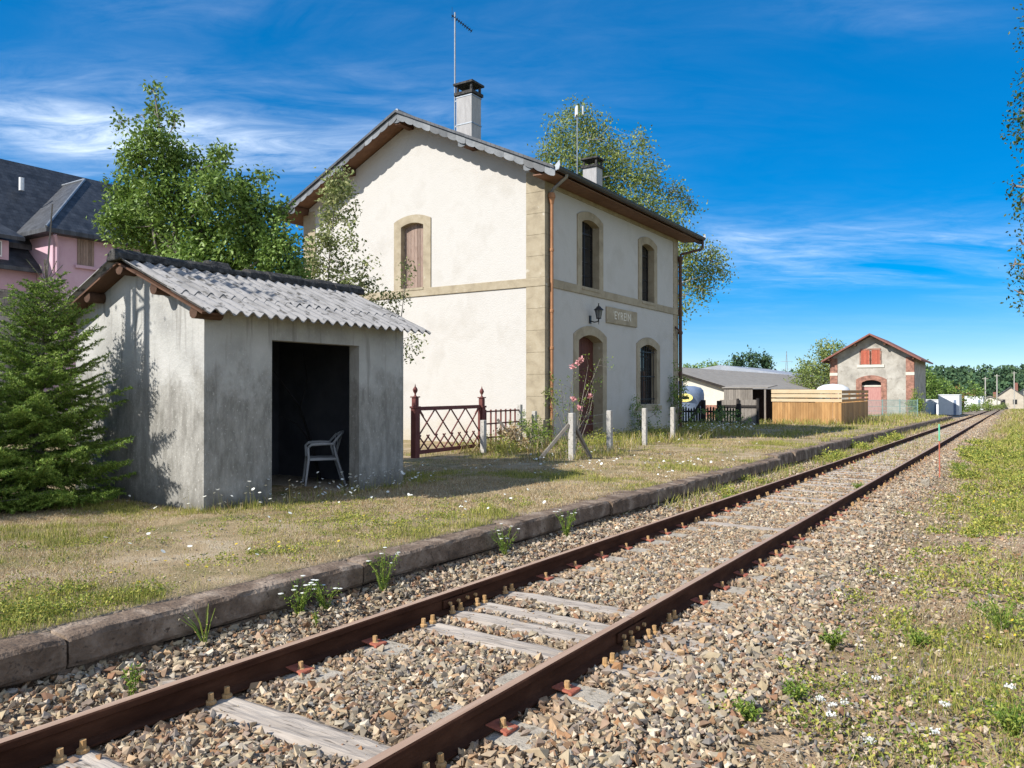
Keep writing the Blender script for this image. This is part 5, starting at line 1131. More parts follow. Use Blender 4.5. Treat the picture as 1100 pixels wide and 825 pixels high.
# ============================================================ vegetation
def unit(a): return a / (np.linalg.norm(a, axis=-1, keepdims=True) + 1e-9)
def leafmesh(P, S, r, up=.4, droop=0., asp=.55, D=None):
    n = len(P); d = r.normal(0, 1, (n, 3)) if D is None else D + r.normal(0, .45, (n, 3)); d[:, 2] -= droop; d = unit(d)
    nr = r.normal(0, 1, (n, 3)); nr[:, 2] += up; s = unit(np.cross(d, nr)); S = S[:, None]; nn = np.cross(s, d)
    V = np.stack([P, P + d * S * .45 + s * S * asp * .5 + nn * S * .08, P + d * S, P + d * S * .45 - s * S * asp * .5 + nn * S * .08], 1).reshape(-1, 3)
    return V, np.arange(n * 4).reshape(n, 4)
def px_pt(x, y, zc): return np.array((0, 0, CAMZ)) + ray(x, y) * zc
def crown(clumps, r, per, size, twig=.16, droop=0., shell=.5):
    """clumps: (centre, radius(3), weight) -> leaf points and the twig centres they sit on"""
    LP, TW = [], []
    for c, rad, wgt in clumps:
        n = max(3, int(per * wgt)); d = unit(r.normal(0, 1, (n, 3))) * (r.random((n, 1)) ** shell); tw = np.array(c) + d * np.array(rad); TW.append(tw)
        k = r.integers(9, 20, n); tp = np.repeat(tw, k, 0); o = r.normal(0, twig, tp.shape); o[:, 2] -= np.abs(r.normal(0, droop, len(tp))) if droop else 0
        LP.append(tp + o)
    return np.concatenate(LP), TW
def limbs(mb, base, top_pts, r, r0, forks=.35):
    for p in top_pts:
        p = np.array(p); m_ = base + (p - base) * .5 + r.normal(0, .06, 3) * np.linalg.norm(p - base); m_[2] -= .05 * np.linalg.norm(p - base)
        mb.tube([base, m_, p], [r0, r0 * .6, r0 * .2], 5, False)
def tree(name, label, cat, base, clumps, seed, per, lsize, mleaf, mbark, trunk_r, twig=.16, droop=0., group=None, fork=.35, up=.4, tops=None, asp=.55, stems=None):
    r = np.random.default_rng(seed); base = np.array(base, float); t = thing(name, label, cat, base, group)
    P, TW = crown(clumps, r, per, lsize, twig, droop); V, F = leafmesh(P, lsize * r.uniform(.7, 1.25, len(P)), r, up, .5 if droop else .1, asp)
    npmesh('crown', V, F, mleaf, t)
    mb = MB(); cs = np.array([c[0] for c in clumps]); top = np.array(tops if tops is not None else cs[cs[:, 2].argmax()])
    nseg = 7; sp = [base - (0, 0, .1)] + [base + (top - base) * np.array((f ** 1.3, f ** 1.3, f)) + np.append(r.normal(0, .02, 2) * (top[2] - base[2]) * .25, 0) for f in np.linspace(.14, 1, nseg)]
    rad = [trunk_r * 1.25] + [trunk_r * (1 - .92 * f) for f in np.linspace(.1, 1, nseg)]; mb.tube(sp, rad, 9)
    for (c, rd, w_), tw in zip(clumps, TW):
        c = np.array(c); i = int(np.clip(np.searchsorted([p[2] for p in sp], c[2] - .55 * np.linalg.norm((c - base)[:2]) - .3), 1, nseg)); b = sp[i]
        if np.linalg.norm(c - b) > .15:
            dl_ = np.linalg.norm(c - b); mid = b + (c - b) * .45 + np.array((0, 0, .16 * dl_)) + r.normal(0, .06 * dl_, 3); rr = min(rad[i] * .6, .010 + .009 * dl_); mb.tube([b, b + (mid - b) * .5 + r.normal(0, .03 * dl_, 3), mid, mid + (c - mid) * .5 + r.normal(0, .03 * dl_, 3), c], [rr, rr * .85, rr * .65, rr * .5, rr * .35], 5, False)
        else: rr = .02
        for q in tw[::max(1, len(tw) // 14)]: mb.tube([c, c + (q - c) * .5 + r.normal(0, .03, 3), q], [rr * .4, rr * .25, rr * .1], 4, False)
    for p in (stems or []): mb.tube(p, [trunk_r * .5, trunk_r * .35, trunk_r * .1], 6)
    mb.build('trunk', mbark, t, smooth=True); return t
def pxclumps(L, zc, scale=1.0, dz=.8, seed=0, sq=1.0):
    r = np.random.default_rng(seed); out = []
    for x, y, rp in L:
        R_ = rp / PH_F * zc * scale; d_ = zc + r.uniform(-dz, dz); out.append((px_pt(x, y, d_), (R_, R_, R_ * sq), (rp / 25.0) ** 2))
    return out
# broad leaved tree behind the shelter
L = [(163, 96, 7), (165, 118, 10), (162, 142, 17), (186, 128, 8), (148, 168, 24), (186, 168, 26), (140, 205, 28), (180, 210, 36), (222, 185, 20), (226, 205, 28), (160, 250, 42), (213, 248, 42), (262, 205, 20), (284, 190, 9), (270, 232, 30), (268, 262, 40), (300, 262, 24), (300, 225, 12), (238, 168, 12), (205, 290, 38), (250, 290, 38), (300, 292, 26), (128, 240, 24), (128, 130, 7), (318, 285, 14), (320, 310, 20)]
tree('broadleaf_tree', 'bushy green broad leaved tree rising behind the shelter roof', 'tree', (-12.3, 8.6, G(-12.3, 8.6)), pxclumps(L, 13.9, .93, 1.0, 1), 11, 84, .085, MT['leaf'], MT['bark'], .11, .085, stems=[[np.array((-12.3, 8.6, .2)), np.array((-12.6, 8.2, 2.5)), px_pt(150, 170, 13.9)], [np.array((-12.3, 8.6, .2)), np.array((-12.0, 9.3, 2.5)), px_pt(280, 220, 13.9)]])
# thin pale shrub before the gable
L = [(362, 192, 11), (358, 206, 14), (368, 200, 10), (360, 210, 12), (372, 205, 8), (358, 232, 11), (374, 240, 8), (344, 255, 8), (352, 262, 13), (378, 262, 9), (366, 285, 12), (342, 285, 14), (388, 288, 8), (396, 306, 9), (372, 310, 18), (345, 310, 16), (352, 240, 9), (380, 225, 5), (330, 262, 8), (398, 280, 4)]
tree('slender_shrub', 'thin shrub with pale leaves growing in front of the sunlit gable', 'shrub', (-12.2, 11.2, G(-12.2, 11.2)), pxclumps(L, 16.3, 1.0, .45, 2), 12, 85, .085, MT['paleleaf'], MT['bark'], .035, .10, stems=[[np.array((-12.2, 11.2, .0)), np.array((-12.25, 11.3, 2.6)), px_pt(345, 262, 16.3)], [np.array((-12.2, 11.2, 0)), np.array((-12.0, 11.5, 2.4)), px_pt(394, 296, 16.3)]])
L = [(442, 362, 5), (447, 372, 6), (440, 382, 5), (433, 374, 5), (436, 300, 6), (434, 318, 8), (418, 322, 9), (405, 328, 9), (425, 333, 6), (438, 285, 4), (398, 335, 8)]
tree('slender_shrub', 'low twiggy shrub poking out past the end of the shelter roof', 'shrub', (-11.2, 12.3, G(-11.2, 12.3)), pxclumps(L, 16.8, .9, .3, 3), 13, 55, .08, MT['paleleaf'], MT['bark'], .03, .08, stems=[[np.array((-11.2, 12.3, 0)), np.array((-11.4, 12.4, 2.)), px_pt(436, 300, 16.8)]])
# birch behind the house
L = [(622, 122, 18), (604, 140, 20), (640, 140, 22), (590, 165, 16), (585, 190, 10), (618, 170, 28), (655, 165, 24), (690, 150, 12), (648, 195, 26), (680, 185, 24), (700, 175, 10), (660, 220, 26), (690, 220, 22), (725, 205, 14), (742, 215, 9), (720, 228, 16), (705, 195, 10), (700, 245, 20), (740, 262, 18), (762, 278, 18), (775, 290, 9), (742, 290, 20), (755, 310, 10), (735, 318, 9), (730, 332, 7), (610, 205, 18), (640, 230, 22), (718, 262, 14)]
tree('birch_tree', 'tall airy birch showing above and beside the station roof', 'tree', (-20.9, 46.4, G(-20, 46)), pxclumps(L, 50.0, 1.0, 1.6, 4, 1.05), 14, 120, .20, MT['birchleaf'], MT['birchbark'], .30, .32, .42, tops=px_pt(632, 150, 50.0))
# birch twigs reaching in at the right: the tree itself stands right of the track
L = [(1106, 84, 11), (1110, 100, 12), (1099, 118, 6), (1104, 140, 6), (1103, 160, 7), (1104, 190, 9), (1092, 199, 7), (1101, 212, 10), (1105, 232, 7), (1099, 262, 7), (1091, 283, 8), (1101, 290, 11), (1098, 315, 9), (1106, 326, 9), (1130, 120, 40), (1135, 220, 40), (1140, 290, 35), (1180, 90, 60), (1200, 200, 70), (1190, 300, 50), (1260, 60, 80), (1280, 200, 90), (1150, 20, 50)]
tree('birch_tree', 'birch at the right picture edge with hanging twigs against the sky', 'tree', (3.6, 13.2, G(3.6, 13.2)), pxclumps(L, 13.0, 1.0, .5, 5, 1.2), 15, 36, .07, MT['darkleaf'], MT['bark'], .12, .085, .10, tops=px_pt(1230, -60, 13.2))
# twin stemmed sapling left of the frame: it throws the stripes on the shelter wall
r = np.random.default_rng(44); t = thing('sapling', 'slim bare sapling with two stems standing left of the spruce', 'tree', (-11.05, 3.1, G(-11, 3.1)))
b = np.array((-10.65, 3.1, G(-11, 3.1))); mb = MB()
mb.tube([b - (0, 0, .1), b + (.0, .0, 3.), b + (.01, .02, 5.6), b + (.02, .0, 6.4)], [.075, .068, .06, .03], 8); mb.tube([b + (-.44, 0, -.1), b + (-.44, -.0, 3.2), b + (-.42, -.0, 5.6), b + (-.40, 0, 6.2)], [.085, .075, .06, .03], 8)
mb.tube([b + (-.30, 0, -.1), b + (-.27, 0, 3), b + (-.26, 0, 5.6)], [.04, .034, .02], 6)
for q in range(12): z = 4.4 + q * .13; x0 = (-.44, -.26, 0)[q % 3]; mb.tube([b + (x0, 0, z), b + (x0 + r.normal(0, .10), r.normal(0, .1), z + .2), b + ((-.26, 0, -.44)[q % 3] + r.normal(0, .06), r.normal(0, .15), z + .45)], [.03, .026, .016], 5)
mb.build('trunk', MT['bark'], t); P = b + np.stack([r.normal(-.25, .22, 260), r.normal(0, .3, 260), r.uniform(5.0, 6.6, 260)], -1); V, F = leafmesh(P, r.uniform(.06, .10, 260), r); npmesh('crown', V, F, MT['leaf'], t)

# spruce beside the shelter
def spruce(label, base, H, Rb, seed, TOP=.72, lean=(.26, .06)):
    r = np.random.default_rng(seed); base = np.array(base, float); t = thing('spruce_tree', label, 'tree', base)
    mb = MB(); ax_ = lambda z: base + (lean[0] * (z / H) ** 1.5, lean[1] * (z / H) ** 1.5, z)
    mb.tube([base - (0, 0, .1)] + [ax_(H * q) for q in (.25, .5, TOP, .86, 1)], [.06, .05, .035, .013, .011, .008], 7)
    NP, ND, NS = [], [], []
    z = .12
    while z < H * TOP:
        f = z / (H * (TOP + .05)); Lb = Rb * (1 - f) ** .80 * (1.0 if f > .10 else .9) + .05; nb = int(r.integers(9, 13)); el0 = f
        a0 = r.random() * 6.28
        for k in range(nb):
            a = a0 + 6.283 * k / nb + r.normal(0, .18); L_ = Lb * r.uniform(.55, 1.25); el = .05 + .75 * f + r.normal(0, .08); dirv = np.array((math.cos(a), math.sin(a), 0))
            p0 = base + (lean[0] * (z / H) ** 1.5, lean[1] * (z / H) ** 1.5, z + r.normal(0, .03)); n = max(4, int(L_ / .05)); tt = np.linspace(0, 1, n); C = p0 + dirv * (tt * L_)[:, None]; C[:, 2] += (el * tt - .42 * tt * (1 - f) * (tt < 2) + .32 * tt ** 2 * (1 - f)) * L_
            Cb = C[C[:, 1] < SY0 - .02][::max(1, n // 4)]
            if len(Cb) > 1: mb.tube(Cb, np.linspace(.013, .003, len(Cb)), 4, False)
            side = np.array((-dirv[1], dirv[0], 0)); tang = unit(np.gradient(C, axis=0))
            for i in range(1, n):
                if tt[i] < .12: continue
                for sg in (-1, 1):
                    tl = (.07 + .34 * L_ * (1 - tt[i])) * r.uniform(.6, 1.15); tl = min(tl, .36); tv = unit(tang[i] * .75 + side * sg * .75 + r.normal(0, .16, 3)); m = max(3, int(tl / .016)); u = np.linspace(0, 1, m)
                    Q = C[i] + tv * (u * tl)[:, None]; Q[:, 2] -= .18 * tl * u ** 2; NP.append(np.repeat(Q, 5, 0)); ND.append(np.repeat(tv[None], m * 5, 0)); NS.append(np.full(m * 5, 1.0))
            Q = np.repeat(C[2:], 5, 0); NP.append(Q); ND.append(np.repeat(tang[2:], 5, 0)); NS.append(np.full(len(Q), 1.05))
        z += .085 + .03 * r.random() + .03 * f
    for k in range(26):                               # upright bare leader with a few short shoots
        zt = H * (TOP + (1 - TOP) * k / 26); NP.append(np.repeat(ax_(zt)[None], 3, 0)); ND.append(np.repeat(np.array([[0, 0, 1.]]), 3, 0)); NS.append(np.full(3, .55))
    for a in r.random(6) * 6.28:
        p0 = ax_(H * (TOP + .02)); q = p0 + np.array((math.cos(a) * .22, math.sin(a) * .22, .26)); mb.tube([p0, q], [.007, .004], 4, False); Q = p0 + (q - p0) * np.linspace(.1, 1, 26)[:, None]; NP.append(Q); ND.append(np.repeat(unit(q - p0)[None], 26, 0)); NS.append(np.full(26, .6))
    P = np.concatenate(NP); D = np.concatenate(ND); S = np.concatenate(NS); P = P + r.normal(0, .003, P.shape); kp = (P[:, 1] < SY0 - .02) | (P[:, 0] < SX0); P, D, S = P[kp], D[kp], S[kp]
    d = unit(D * .55 + unit(r.normal(0, 1, P.shape)) * .95); s_ = unit(np.cross(d, r.normal(0, 1, P.shape))) * (.0058 * S)[:, None]
    V = np.stack([P - s_, P + s_, P + d * (.030 * S * r.uniform(.8, 1.3, len(S)))[:, None]], 1).reshape(-1, 3)
    npmesh('crown', V, np.arange(len(V)).reshape(-1, 3), MT['needle'], t); mb.build('trunk', MT['bark'], t); print(label, len(P))
spruce('young dark green spruce with a bare leader beside the shelter wall', (-10.32, 4.86, G(-10.2, 4.8)), 3.78, 1.24, 21)
spruce('small bushy spruce at the left picture edge beside the taller one', (-10.35, 3.75, G(-10.5, 3.7)), 2.15, 1.15, 22, .92, (0, 0))

# trees beyond the sheds
def dist_tree(label, x, y, rad, h, seed, lf, n=900, ls=.4, name='distant_tree', z0=None, trunk=.18, tw=.35, flat=1.0, group=None):
    r = np.random.default_rng(seed); z = G(x, y) if z0 is None else z0; cl = []
    for k in range(12): a = r.random() * 6.28; q = r.random() ** .5 * rad * .65; zz_ = z + h * r.uniform(.38, .88); sh = 1 - .55 * abs((zz_ - z) / h - .55) * 2; cl.append(((x + math.cos(a) * q * sh, y + math.sin(a) * q * sh, zz_), (rad * .42, rad * .42, h * .16 * flat), 1))
    cl.append(((x, y, z + h * .86), (rad * .35, rad * .35, h * .1), 1))
    return tree(name, label, 'tree', (x, y, z), cl, seed, n / 13 / 14, ls, lf, MT['bark'], trunk, tw, up=.6, group=group)
def bush(label, x, y, rad, h, seed, lf, n=900, ls=.25, name='bush', cat='bush'):
    r = np.random.default_rng(seed); z = G(x, y); cl = [((x + r.normal(0, rad * .4), y + r.normal(0, rad * .4), z + h * r.uniform(.2, .75)), (rad * .45, rad * .45, h * .28), 1) for k in range(9)]
    t = tree(name, label, cat, (x, y, z), cl, seed, n / 9 / 14, ls, lf, MT['bark'], .05 * rad, ls * .7, up=.6); return t
p = atY(885, 430, 96); dist_tree('bright green tree leaning over the left end of the goods shed', p[0] - .2, 97, 3.6, 8.6, 31, MT['birchleaf'], 3600, .30)
p = atY(868, 430, 90); dist_tree('lower light green tree left of the goods shed above the amber boards', p[0], 88, 2.4, 5.6, 32, MT['birchleaf'], 1700, .26)
p = atY(905, 430, 125); dist_tree('dark tree peeping over the goods shed roof', p[0], 125, 2.6, 11.2, 33, MT['leaf'], 1200, .35)
for i, (x, yt, D, lab) in enumerate(((793, 379, 170, 'dark pine with a flat top on the skyline, nearest the house'), (808, 375, 172, 'tallest dark pine of the three on the skyline'), (823, 379, 175, 'dark pine standing a little apart on the skyline above the barn'))):
    p = atY(x, yt, D); dist_tree(lab, p[0], D, 2.6, p[2] - G(p[0], D), 40 + i, MT['haze_leaf'], 1500, .6, 'pine_tree', tw=.5, flat=.9)
for i, x in enumerate((735, 748, 760, 770, 781)):
    D = 150 + 6 * i; p = atY(x, 388.5 + 2 * (i % 2), D); dist_tree('round green tree in the row behind the cream shed, %s from the house' % ('first second third fourth fifth'.split()[i]), p[0], D, 5.0, p[2] - G(p[0], D), 50 + i, MT['leaf'], 1300, .55, group='trees behind the cream shed')
bush('large dark round bush right of the goods shed', -7.4, 118, 3.0, 5.3, 61, MT['leaf'], 4200, .28)
bush('yellow green bush under the goods shed corner by the mesh fence', -8.0, 86, 1.0, 2.6, 62, MT['weed'], 1300, .16); bush('pale green sapling climbing the goods shed corner', -8.3, 88.6, .6, 3.6, 63, MT['birchleaf'], 800, .15)
bush('rusty orange bush before the forest', *atY(1036, 420, 205)[:2], 3.0, 5.2, 64, MT['orange_leaf'], 900, .4); bush('pale yellow green bush beside the wooden pole', *atY(1051, 420, 205)[:2], 2.4, 4.6, 65, MT['birchleaf'], 900, .35)
p = atY(999, 430, 112); dist_tree('dark tree close behind the right wall of the goods shed', p[0] - 1.2, 116, 2.0, 7.2, 66, MT['leaf'], 1300, .32)
for i, (x, D, h) in enumerate(((1050, 170, 1.6), (1060, 180, 2.0), (1068, 195, 1.7), (1043, 150, 1.5), (1075, 215, 1.7))):
    p = atY(x, 431, D); bush('scrubby bush on the bank beside the track, ' + ('lowest before the white cabin', 'broad and green before the white van', 'next to the white van', 'closest of the row', 'farthest of the row')[i], p[0], D, 2.2, h, 70 + i, MT['weed'] if i % 2 else MT['birchleaf'], 700, .25)

# wooded hill behind everything
def hill_z(x, y): return -8 + 25 * np.exp(-((y - 1050) / 330.) ** 2) * (.62 + .25 * fbm(x, y, .0022, 77, 3) + .10 * sst(-600, 200, x))
hx = np.linspace(-1600, 900, 90); hy = np.linspace(520, 1700, 40); HXX, HYY = np.meshgrid(hx, hy); HZZ = hill_z(HXX, HYY); ii = np.arange(90 * 40).reshape(40, 90)
o = npmesh('hills', np.stack([HXX, HYY, HZZ], -1).reshape(-1, 3), np.stack([ii[:-1, :-1], ii[:-1, 1:], ii[1:, 1:], ii[1:, :-1]], -1).reshape(-1, 4), MT['field']); tag(o, kind='structure'); o.data.materials[0] = M('forest_floor', [(.02, .035, .018), (.035, .055, .025)], .02, 4, .95)
r = np.random.default_rng(90); n = 5200; X = r.uniform(-1100, 420, n); Y = r.uniform(620, 1060, n); m = inview(np.stack([X, Y, hill_z(X, Y)], -1), 60); X, Y = X[m], Y[m]
Xn = r.uniform(-150, 60, 700); Yn = r.uniform(430, 620, 700); mk = (np.abs(Xn + 3) > 14); Xn, Yn = Xn[mk], Yn[mk]
X = np.concatenate([X, Xn]); Y = np.concatenate([Y, Yn]); Z = np.where(Y > 520, hill_z(X, Y), gh(X, Y)); hgt = r.uniform(8, 17, len(X)) * np.where(Y < 620, .8, 1); con = r.random(len(X)) < .55
k = 42; PP_ = []; SS_ = []
for x, y, z, h, c_ in zip(X, Y, Z, hgt, con):
    f = r.random(k); a = r.random(k) * 6.28; rad = h * (.20 * (1 - f) + .02) if c_ else h * .33 * np.sqrt(np.maximum(.05, 1 - (2 * f - 1) ** 2)); q = rad * np.sqrt(r.uniform(.3, 1, k))
    PP_.append(np.stack([x + np.cos(a) * q, y + np.sin(a) * q, z + h * (.05 + .95 * f)], -1)); SS_.append(np.full(k, h * .19))
V, F = leafmesh(np.concatenate(PP_), np.concatenate(SS_), r, .6, .3, .8); stuff(npmesh('forest', V, F, MT['haze_leaf']), 'dark wooded hillside of conifers closing the view at the right', 'forest')

# ---- grass blades
def blades(X, Y, h, w_, r, lean=.45, z=None):
    n = len(X); Z = gh(X, Y) if z is None else z; a = r.random(n) * 6.28; b = r.random(n) * 6.28; P = np.stack([X, Y, Z - .004], -1)
    s = np.stack([np.cos(a), np.sin(a), np.zeros(n)], -1) * (w_ / 2)[:, None]; ln = np.abs(r.normal(0, 1, n)) * lean * h; T = P + np.stack([np.cos(b) * ln, np.sin(b) * ln, h], -1); Mi = P + (T - P) * .5 + np.stack([np.zeros(n), np.zeros(n), .12 * h], -1)
    V = np.stack([P - s, P + s, Mi - s * .75, Mi + s * .75, T], 1).reshape(-1, 3); i = np.arange(n)[:, None] * 5
    return V, np.concatenate([i + np.array([[0, 1, 3]]), i + np.array([[0, 3, 2]]), i + np.array([[2, 3, 4]])])
r = np.random.default_rng(101); TX, TY, TH, TW_ = [], [], [], []; DX, DY, DH, DW, GX, GY, GH_, GW = ([] for _ in range(8))
for x0, x1, y0, y1, den, hs_, ws in ((-11, EDGE - .22, 1.2, 7, 3800, .032, .0042), (-11, EDGE - .22, 7, 14, 2200, .038, .0055), (-13, EDGE - .22, 14, 26, 900, .05, .008), (-14, EDGE - .3, 26, 46, 140, .08, .018), (-13, EDGE - .3, 46, 82, 45, .13, .035)):
    n = int(den * (x1 - x0) * (y1 - y0)); X = r.uniform(x0, x1, n); Y = r.uniform(y0, y1, n); f = fbm(X, Y, .75, 41, 4); g2 = .62 * fbm(X, Y, .9, 55, 4) + .38 * fbm(X, Y, 4.2, 57, 3) + .10 * sst(-6.3, -5.0, X) * (Y < 9) + .05 * sst(12, 30, Y)
    cover = sst(.40, .56, f); k = (r.random(n) < .10 + .90 * cover); k &= ~((X < SX1 + .02) & (X > SX0) & (Y > SY0) & (Y < SY1)) & ~((X < BX1 + .05) & (Y > BY0 - .05) & (Y < BY1)); k &= inview(np.stack([X, Y, gz(Y) + .15], -1), 240)
    X, Y, g2, f = X[k], Y[k], g2[k], f[k]; gr = (g2 + r.normal(0, .045, len(X))) > .535; h = hs_ * r.uniform(.4, 1.5, len(X)); 
    DX.append(X[~gr]); DY.append(Y[~gr]); DH.append(h[~gr] * .8); DW.append(np.full((~gr).sum(), ws)); GX.append(X[gr]); GY.append(Y[gr]); GH_.append(h[gr] * (.8 + 1.7 * sst(.55, .66, g2[gr]) * r.random(gr.sum()))); GW.append(np.full(gr.sum(), ws * 1.05))
# dead thatch lying flat in lawn and verge
for x0, x1, y0, y1, den, ws in ((-11, EDGE - .22, 1.2, 8, 2600, .0035), (-11, EDGE - .22, 8, 18, 900, .006), (-1.4, 1.0, 2.4, 8, 2200, .003), (-1.4, 1.0, 8, 18, 800, .006)):
    n = int(den * (x1 - x0) * (y1 - y0)); X = r.uniform(x0, x1, n); Y = r.uniform(y0, y1, n); k = inview(np.stack([X, Y, gz(Y)], -1), 200) & (fbm(X, Y, 2.0, 44, 3) > .38) & ~((X < SX1 + .02) & (X > SX0) & (Y > SY0) & (Y < SY1))
    TX.append(X[k]); TY.append(Y[k]); TH.append(r.uniform(.004, .013, k.sum())); TW_.append(np.full(k.sum(), ws))
# right hand verge
for y0, y1, den, hs_, ws in ((2.4, 7, 1300, .10, .0035), (7, 14, 800, .10, .005), (14, 30, 260, .13, .009), (30, 80, 90, .24, .02), (80, 200, 16, .4, .05)):
    n = int(den * 4.6 * (y1 - y0)); X = r.uniform(-1.9, 2.7, n); Y = r.uniform(y0, y1, n); bnd = -1.0 - .30 * sst(4, 14, Y); f = fbm(X, Y, 1.1, 61, 4)
    k = r.random(n) < sst(bnd - .35, bnd + .75, X) * sst(.36, .56, f) + .02; k &= inview(np.stack([X, Y, gz(Y) - .15], -1), 240); X, Y = X[k], Y[k]; g2 = fbm(X, Y, .95, 71, 4) - .02 * sst(10, 20, Y) + .10 * sst(-.7, .3, X) - .03; gr = g2 + r.normal(0, .04, len(X)) > .455; h = hs_ * r.uniform(.4, 1.5, len(X)) * sst(-1.9, -.2, X)
    DX.append(X[~gr]); DY.append(Y[~gr]); DH.append(h[~gr]); DW.append(np.full((~gr).sum(), ws)); GX.append(X[gr]); GY.append(Y[gr]); GH_.append(h[gr] * 1.0); GW.append(np.full(gr.sum(), ws * 1.2))
# tall growth along the foot of the platform, the house wall and the posts
for xa, xb, ya, yb_, den, hh, gf in ((-4.55, -4.05, 11, 40, 260, .16, .8), (-4.6, -4.2, 40, 80, 60, .2, .6), (-12.6, -10.2, 15.2, 19.5, 220, .30, .6), (-11.5, -8.6, 19.5, 31, 200, .26, .75), (-9.4, -8.2, 14.6, 20, 200, .20, .7), (-12.8, -10.6, 31, 37, 200, .34, .85), (-3.6, -2.4, 20, 45, 40, .12, .8), (SX1 + .02, SX1 + .35, SY0 - .2, SY1 + .5, 330, .10, .6), (-10.5, -8.3, SY0 - .5, SY0 - .02, 300, .08, .6), (-13, -7.8, 44.2, 46, 90, .3, .9), (-7.9, -6.6, 46, 84, 30, .4, .8)):
    n = int(den * (xb - xa) * (yb_ - ya)); X = r.uniform(xa, xb, n); Y = r.uniform(ya, yb_, n); k = (fbm(X, Y, 1.4, 81, 3) > .40) & inview(np.stack([X, Y, gz(Y)], -1), 60); X, Y = X[k], Y[k]; gr = r.random(len(X)) < gf; h = hh * r.uniform(.35, 1.5, len(X)); ws = np.full(len(X), .006 + .00035 * ya)
    DX.append(X[~gr]); DY.append(Y[~gr]); DH.append(h[~gr]); DW.append(ws[~gr]); GX.append(X[gr]); GY.append(Y[gr]); GH_.append(h[gr]); GW.append(ws[gr])
c = np.concatenate; nt_ = sum(map(len, TX)); V, F = blades(c(DX + TX), c(DY + TY), c(DH + TH), c(DW + TW_), r, np.concatenate([np.full(sum(map(len, DX)), .8), np.full(nt_, 4.5)])); stuff(npmesh('dry_grass', V, F, MT['straw']), 'short straw coloured dry grass over platform and verge', 'dry grass'); print('dry', len(V) // 5)
V, F = blades(c(GX), c(GY), c(GH_), c(GW), r, .5); stuff(npmesh('green_grass', V, F, MT['green']), 'patches of olive green grass over platform and verge', 'grass'); print('green', len(V) // 5)

# ---- leafy weeds
def weedpts(x, y, rad, h, n, r, z=None):
    a = r.random(n) * 6.28; q = rad * np.sqrt(r.random(n)); X = x + np.cos(a) * q; Y = y + np.sin(a) * q; Z = gh(X, Y) + h * r.random(n) ** 1.3 * (1 - .6 * (q / rad) ** 2); return np.stack([X, Y, Z], -1)
WP, WS = [], []
def patch(x, y, rad, h, n, ls): P = weedpts(x, y, rad, h, n, r); WP.append(P); WS.append(np.full(n, ls))
for k in range(1900):                                   # ground cover of the verge
    y = 2.6 + 38 * r.random() ** 1.7; x = r.uniform(-1.7, 1.6)
    if r.random() < sst(-1.7, -.1, x) and inview(np.array([[x, y, -.2]]), 200)[0] and fbm(x, y, 1.0, 91, 3) > .40: patch(x, y, r.uniform(.04, .20) * (1 + y / 30), r.uniform(.03, .20), int(r.uniform(20, 110)), .018 + .0016 * y)
for k in range(46):                                    # taller bushy growth along the far verge and between platform and rail
    y = r.uniform(7, 46); x = r.uniform(-1.25, .7) if k < 34 else r.uniform(-4.5, -4.15)
    if k >= 34: y = r.uniform(13, 40)
    for q in range(4): patch(x + r.normal(0, .12), y + r.normal(0, .25), r.uniform(.10, .22) * (1 + y / 40), r.uniform(.12, .30) * (.8 + y / 60), 120, .022 + .0014 * y)
for k in range(260):                                   # clumps in the lawn and at the wall foot
    y = 1.8 + 10 * r.random(); x = r.uniform(-7.6, -5.05)
    if fbm(x, y, .8, 95, 3) > .47 and inview(np.array([[x, y, .1]]), 60)[0]: patch(x, y, r.uniform(.05, .16), .05, 45, .020)
for qx, qy in ((25, 668), (55, 655), (85, 660), (118, 648), (150, 640), (18, 640), (262, 604), (300, 592), (372, 562), (402, 570), (432, 572), (460, 558), (520, 548), (98, 632), (60, 676)):
    q_ = onground(qx, qy, .13)
    for k in range(5): patch(min(q_[0] + r.normal(0, .16), EDGE - .45), q_[1] + r.normal(0, .22), r.uniform(.08, .2), r.uniform(.05, .13), 130, .020)
for k in range(90): y = r.uniform(16.0, 32); x = r.uniform(-11.5, -9.6) if y > 19.4 else r.uniform(-12.6, -10.6); patch(x, y, r.uniform(.15, .35), r.uniform(.2, .6), 160, .05)
for k in range(24): patch(r.uniform(-4.5, -4.05), r.uniform(13, 34), .15, .2, 50, .045)
V, F = leafmesh(np.concatenate(WP), np.concatenate(WS) * r.uniform(.6, 1.4, sum(map(len, WP))), r, .9); stuff(npmesh('ground_weeds', V, F, MT['groundweed']), 'low leafy green weeds spread over verge and wall foot', 'weeds')
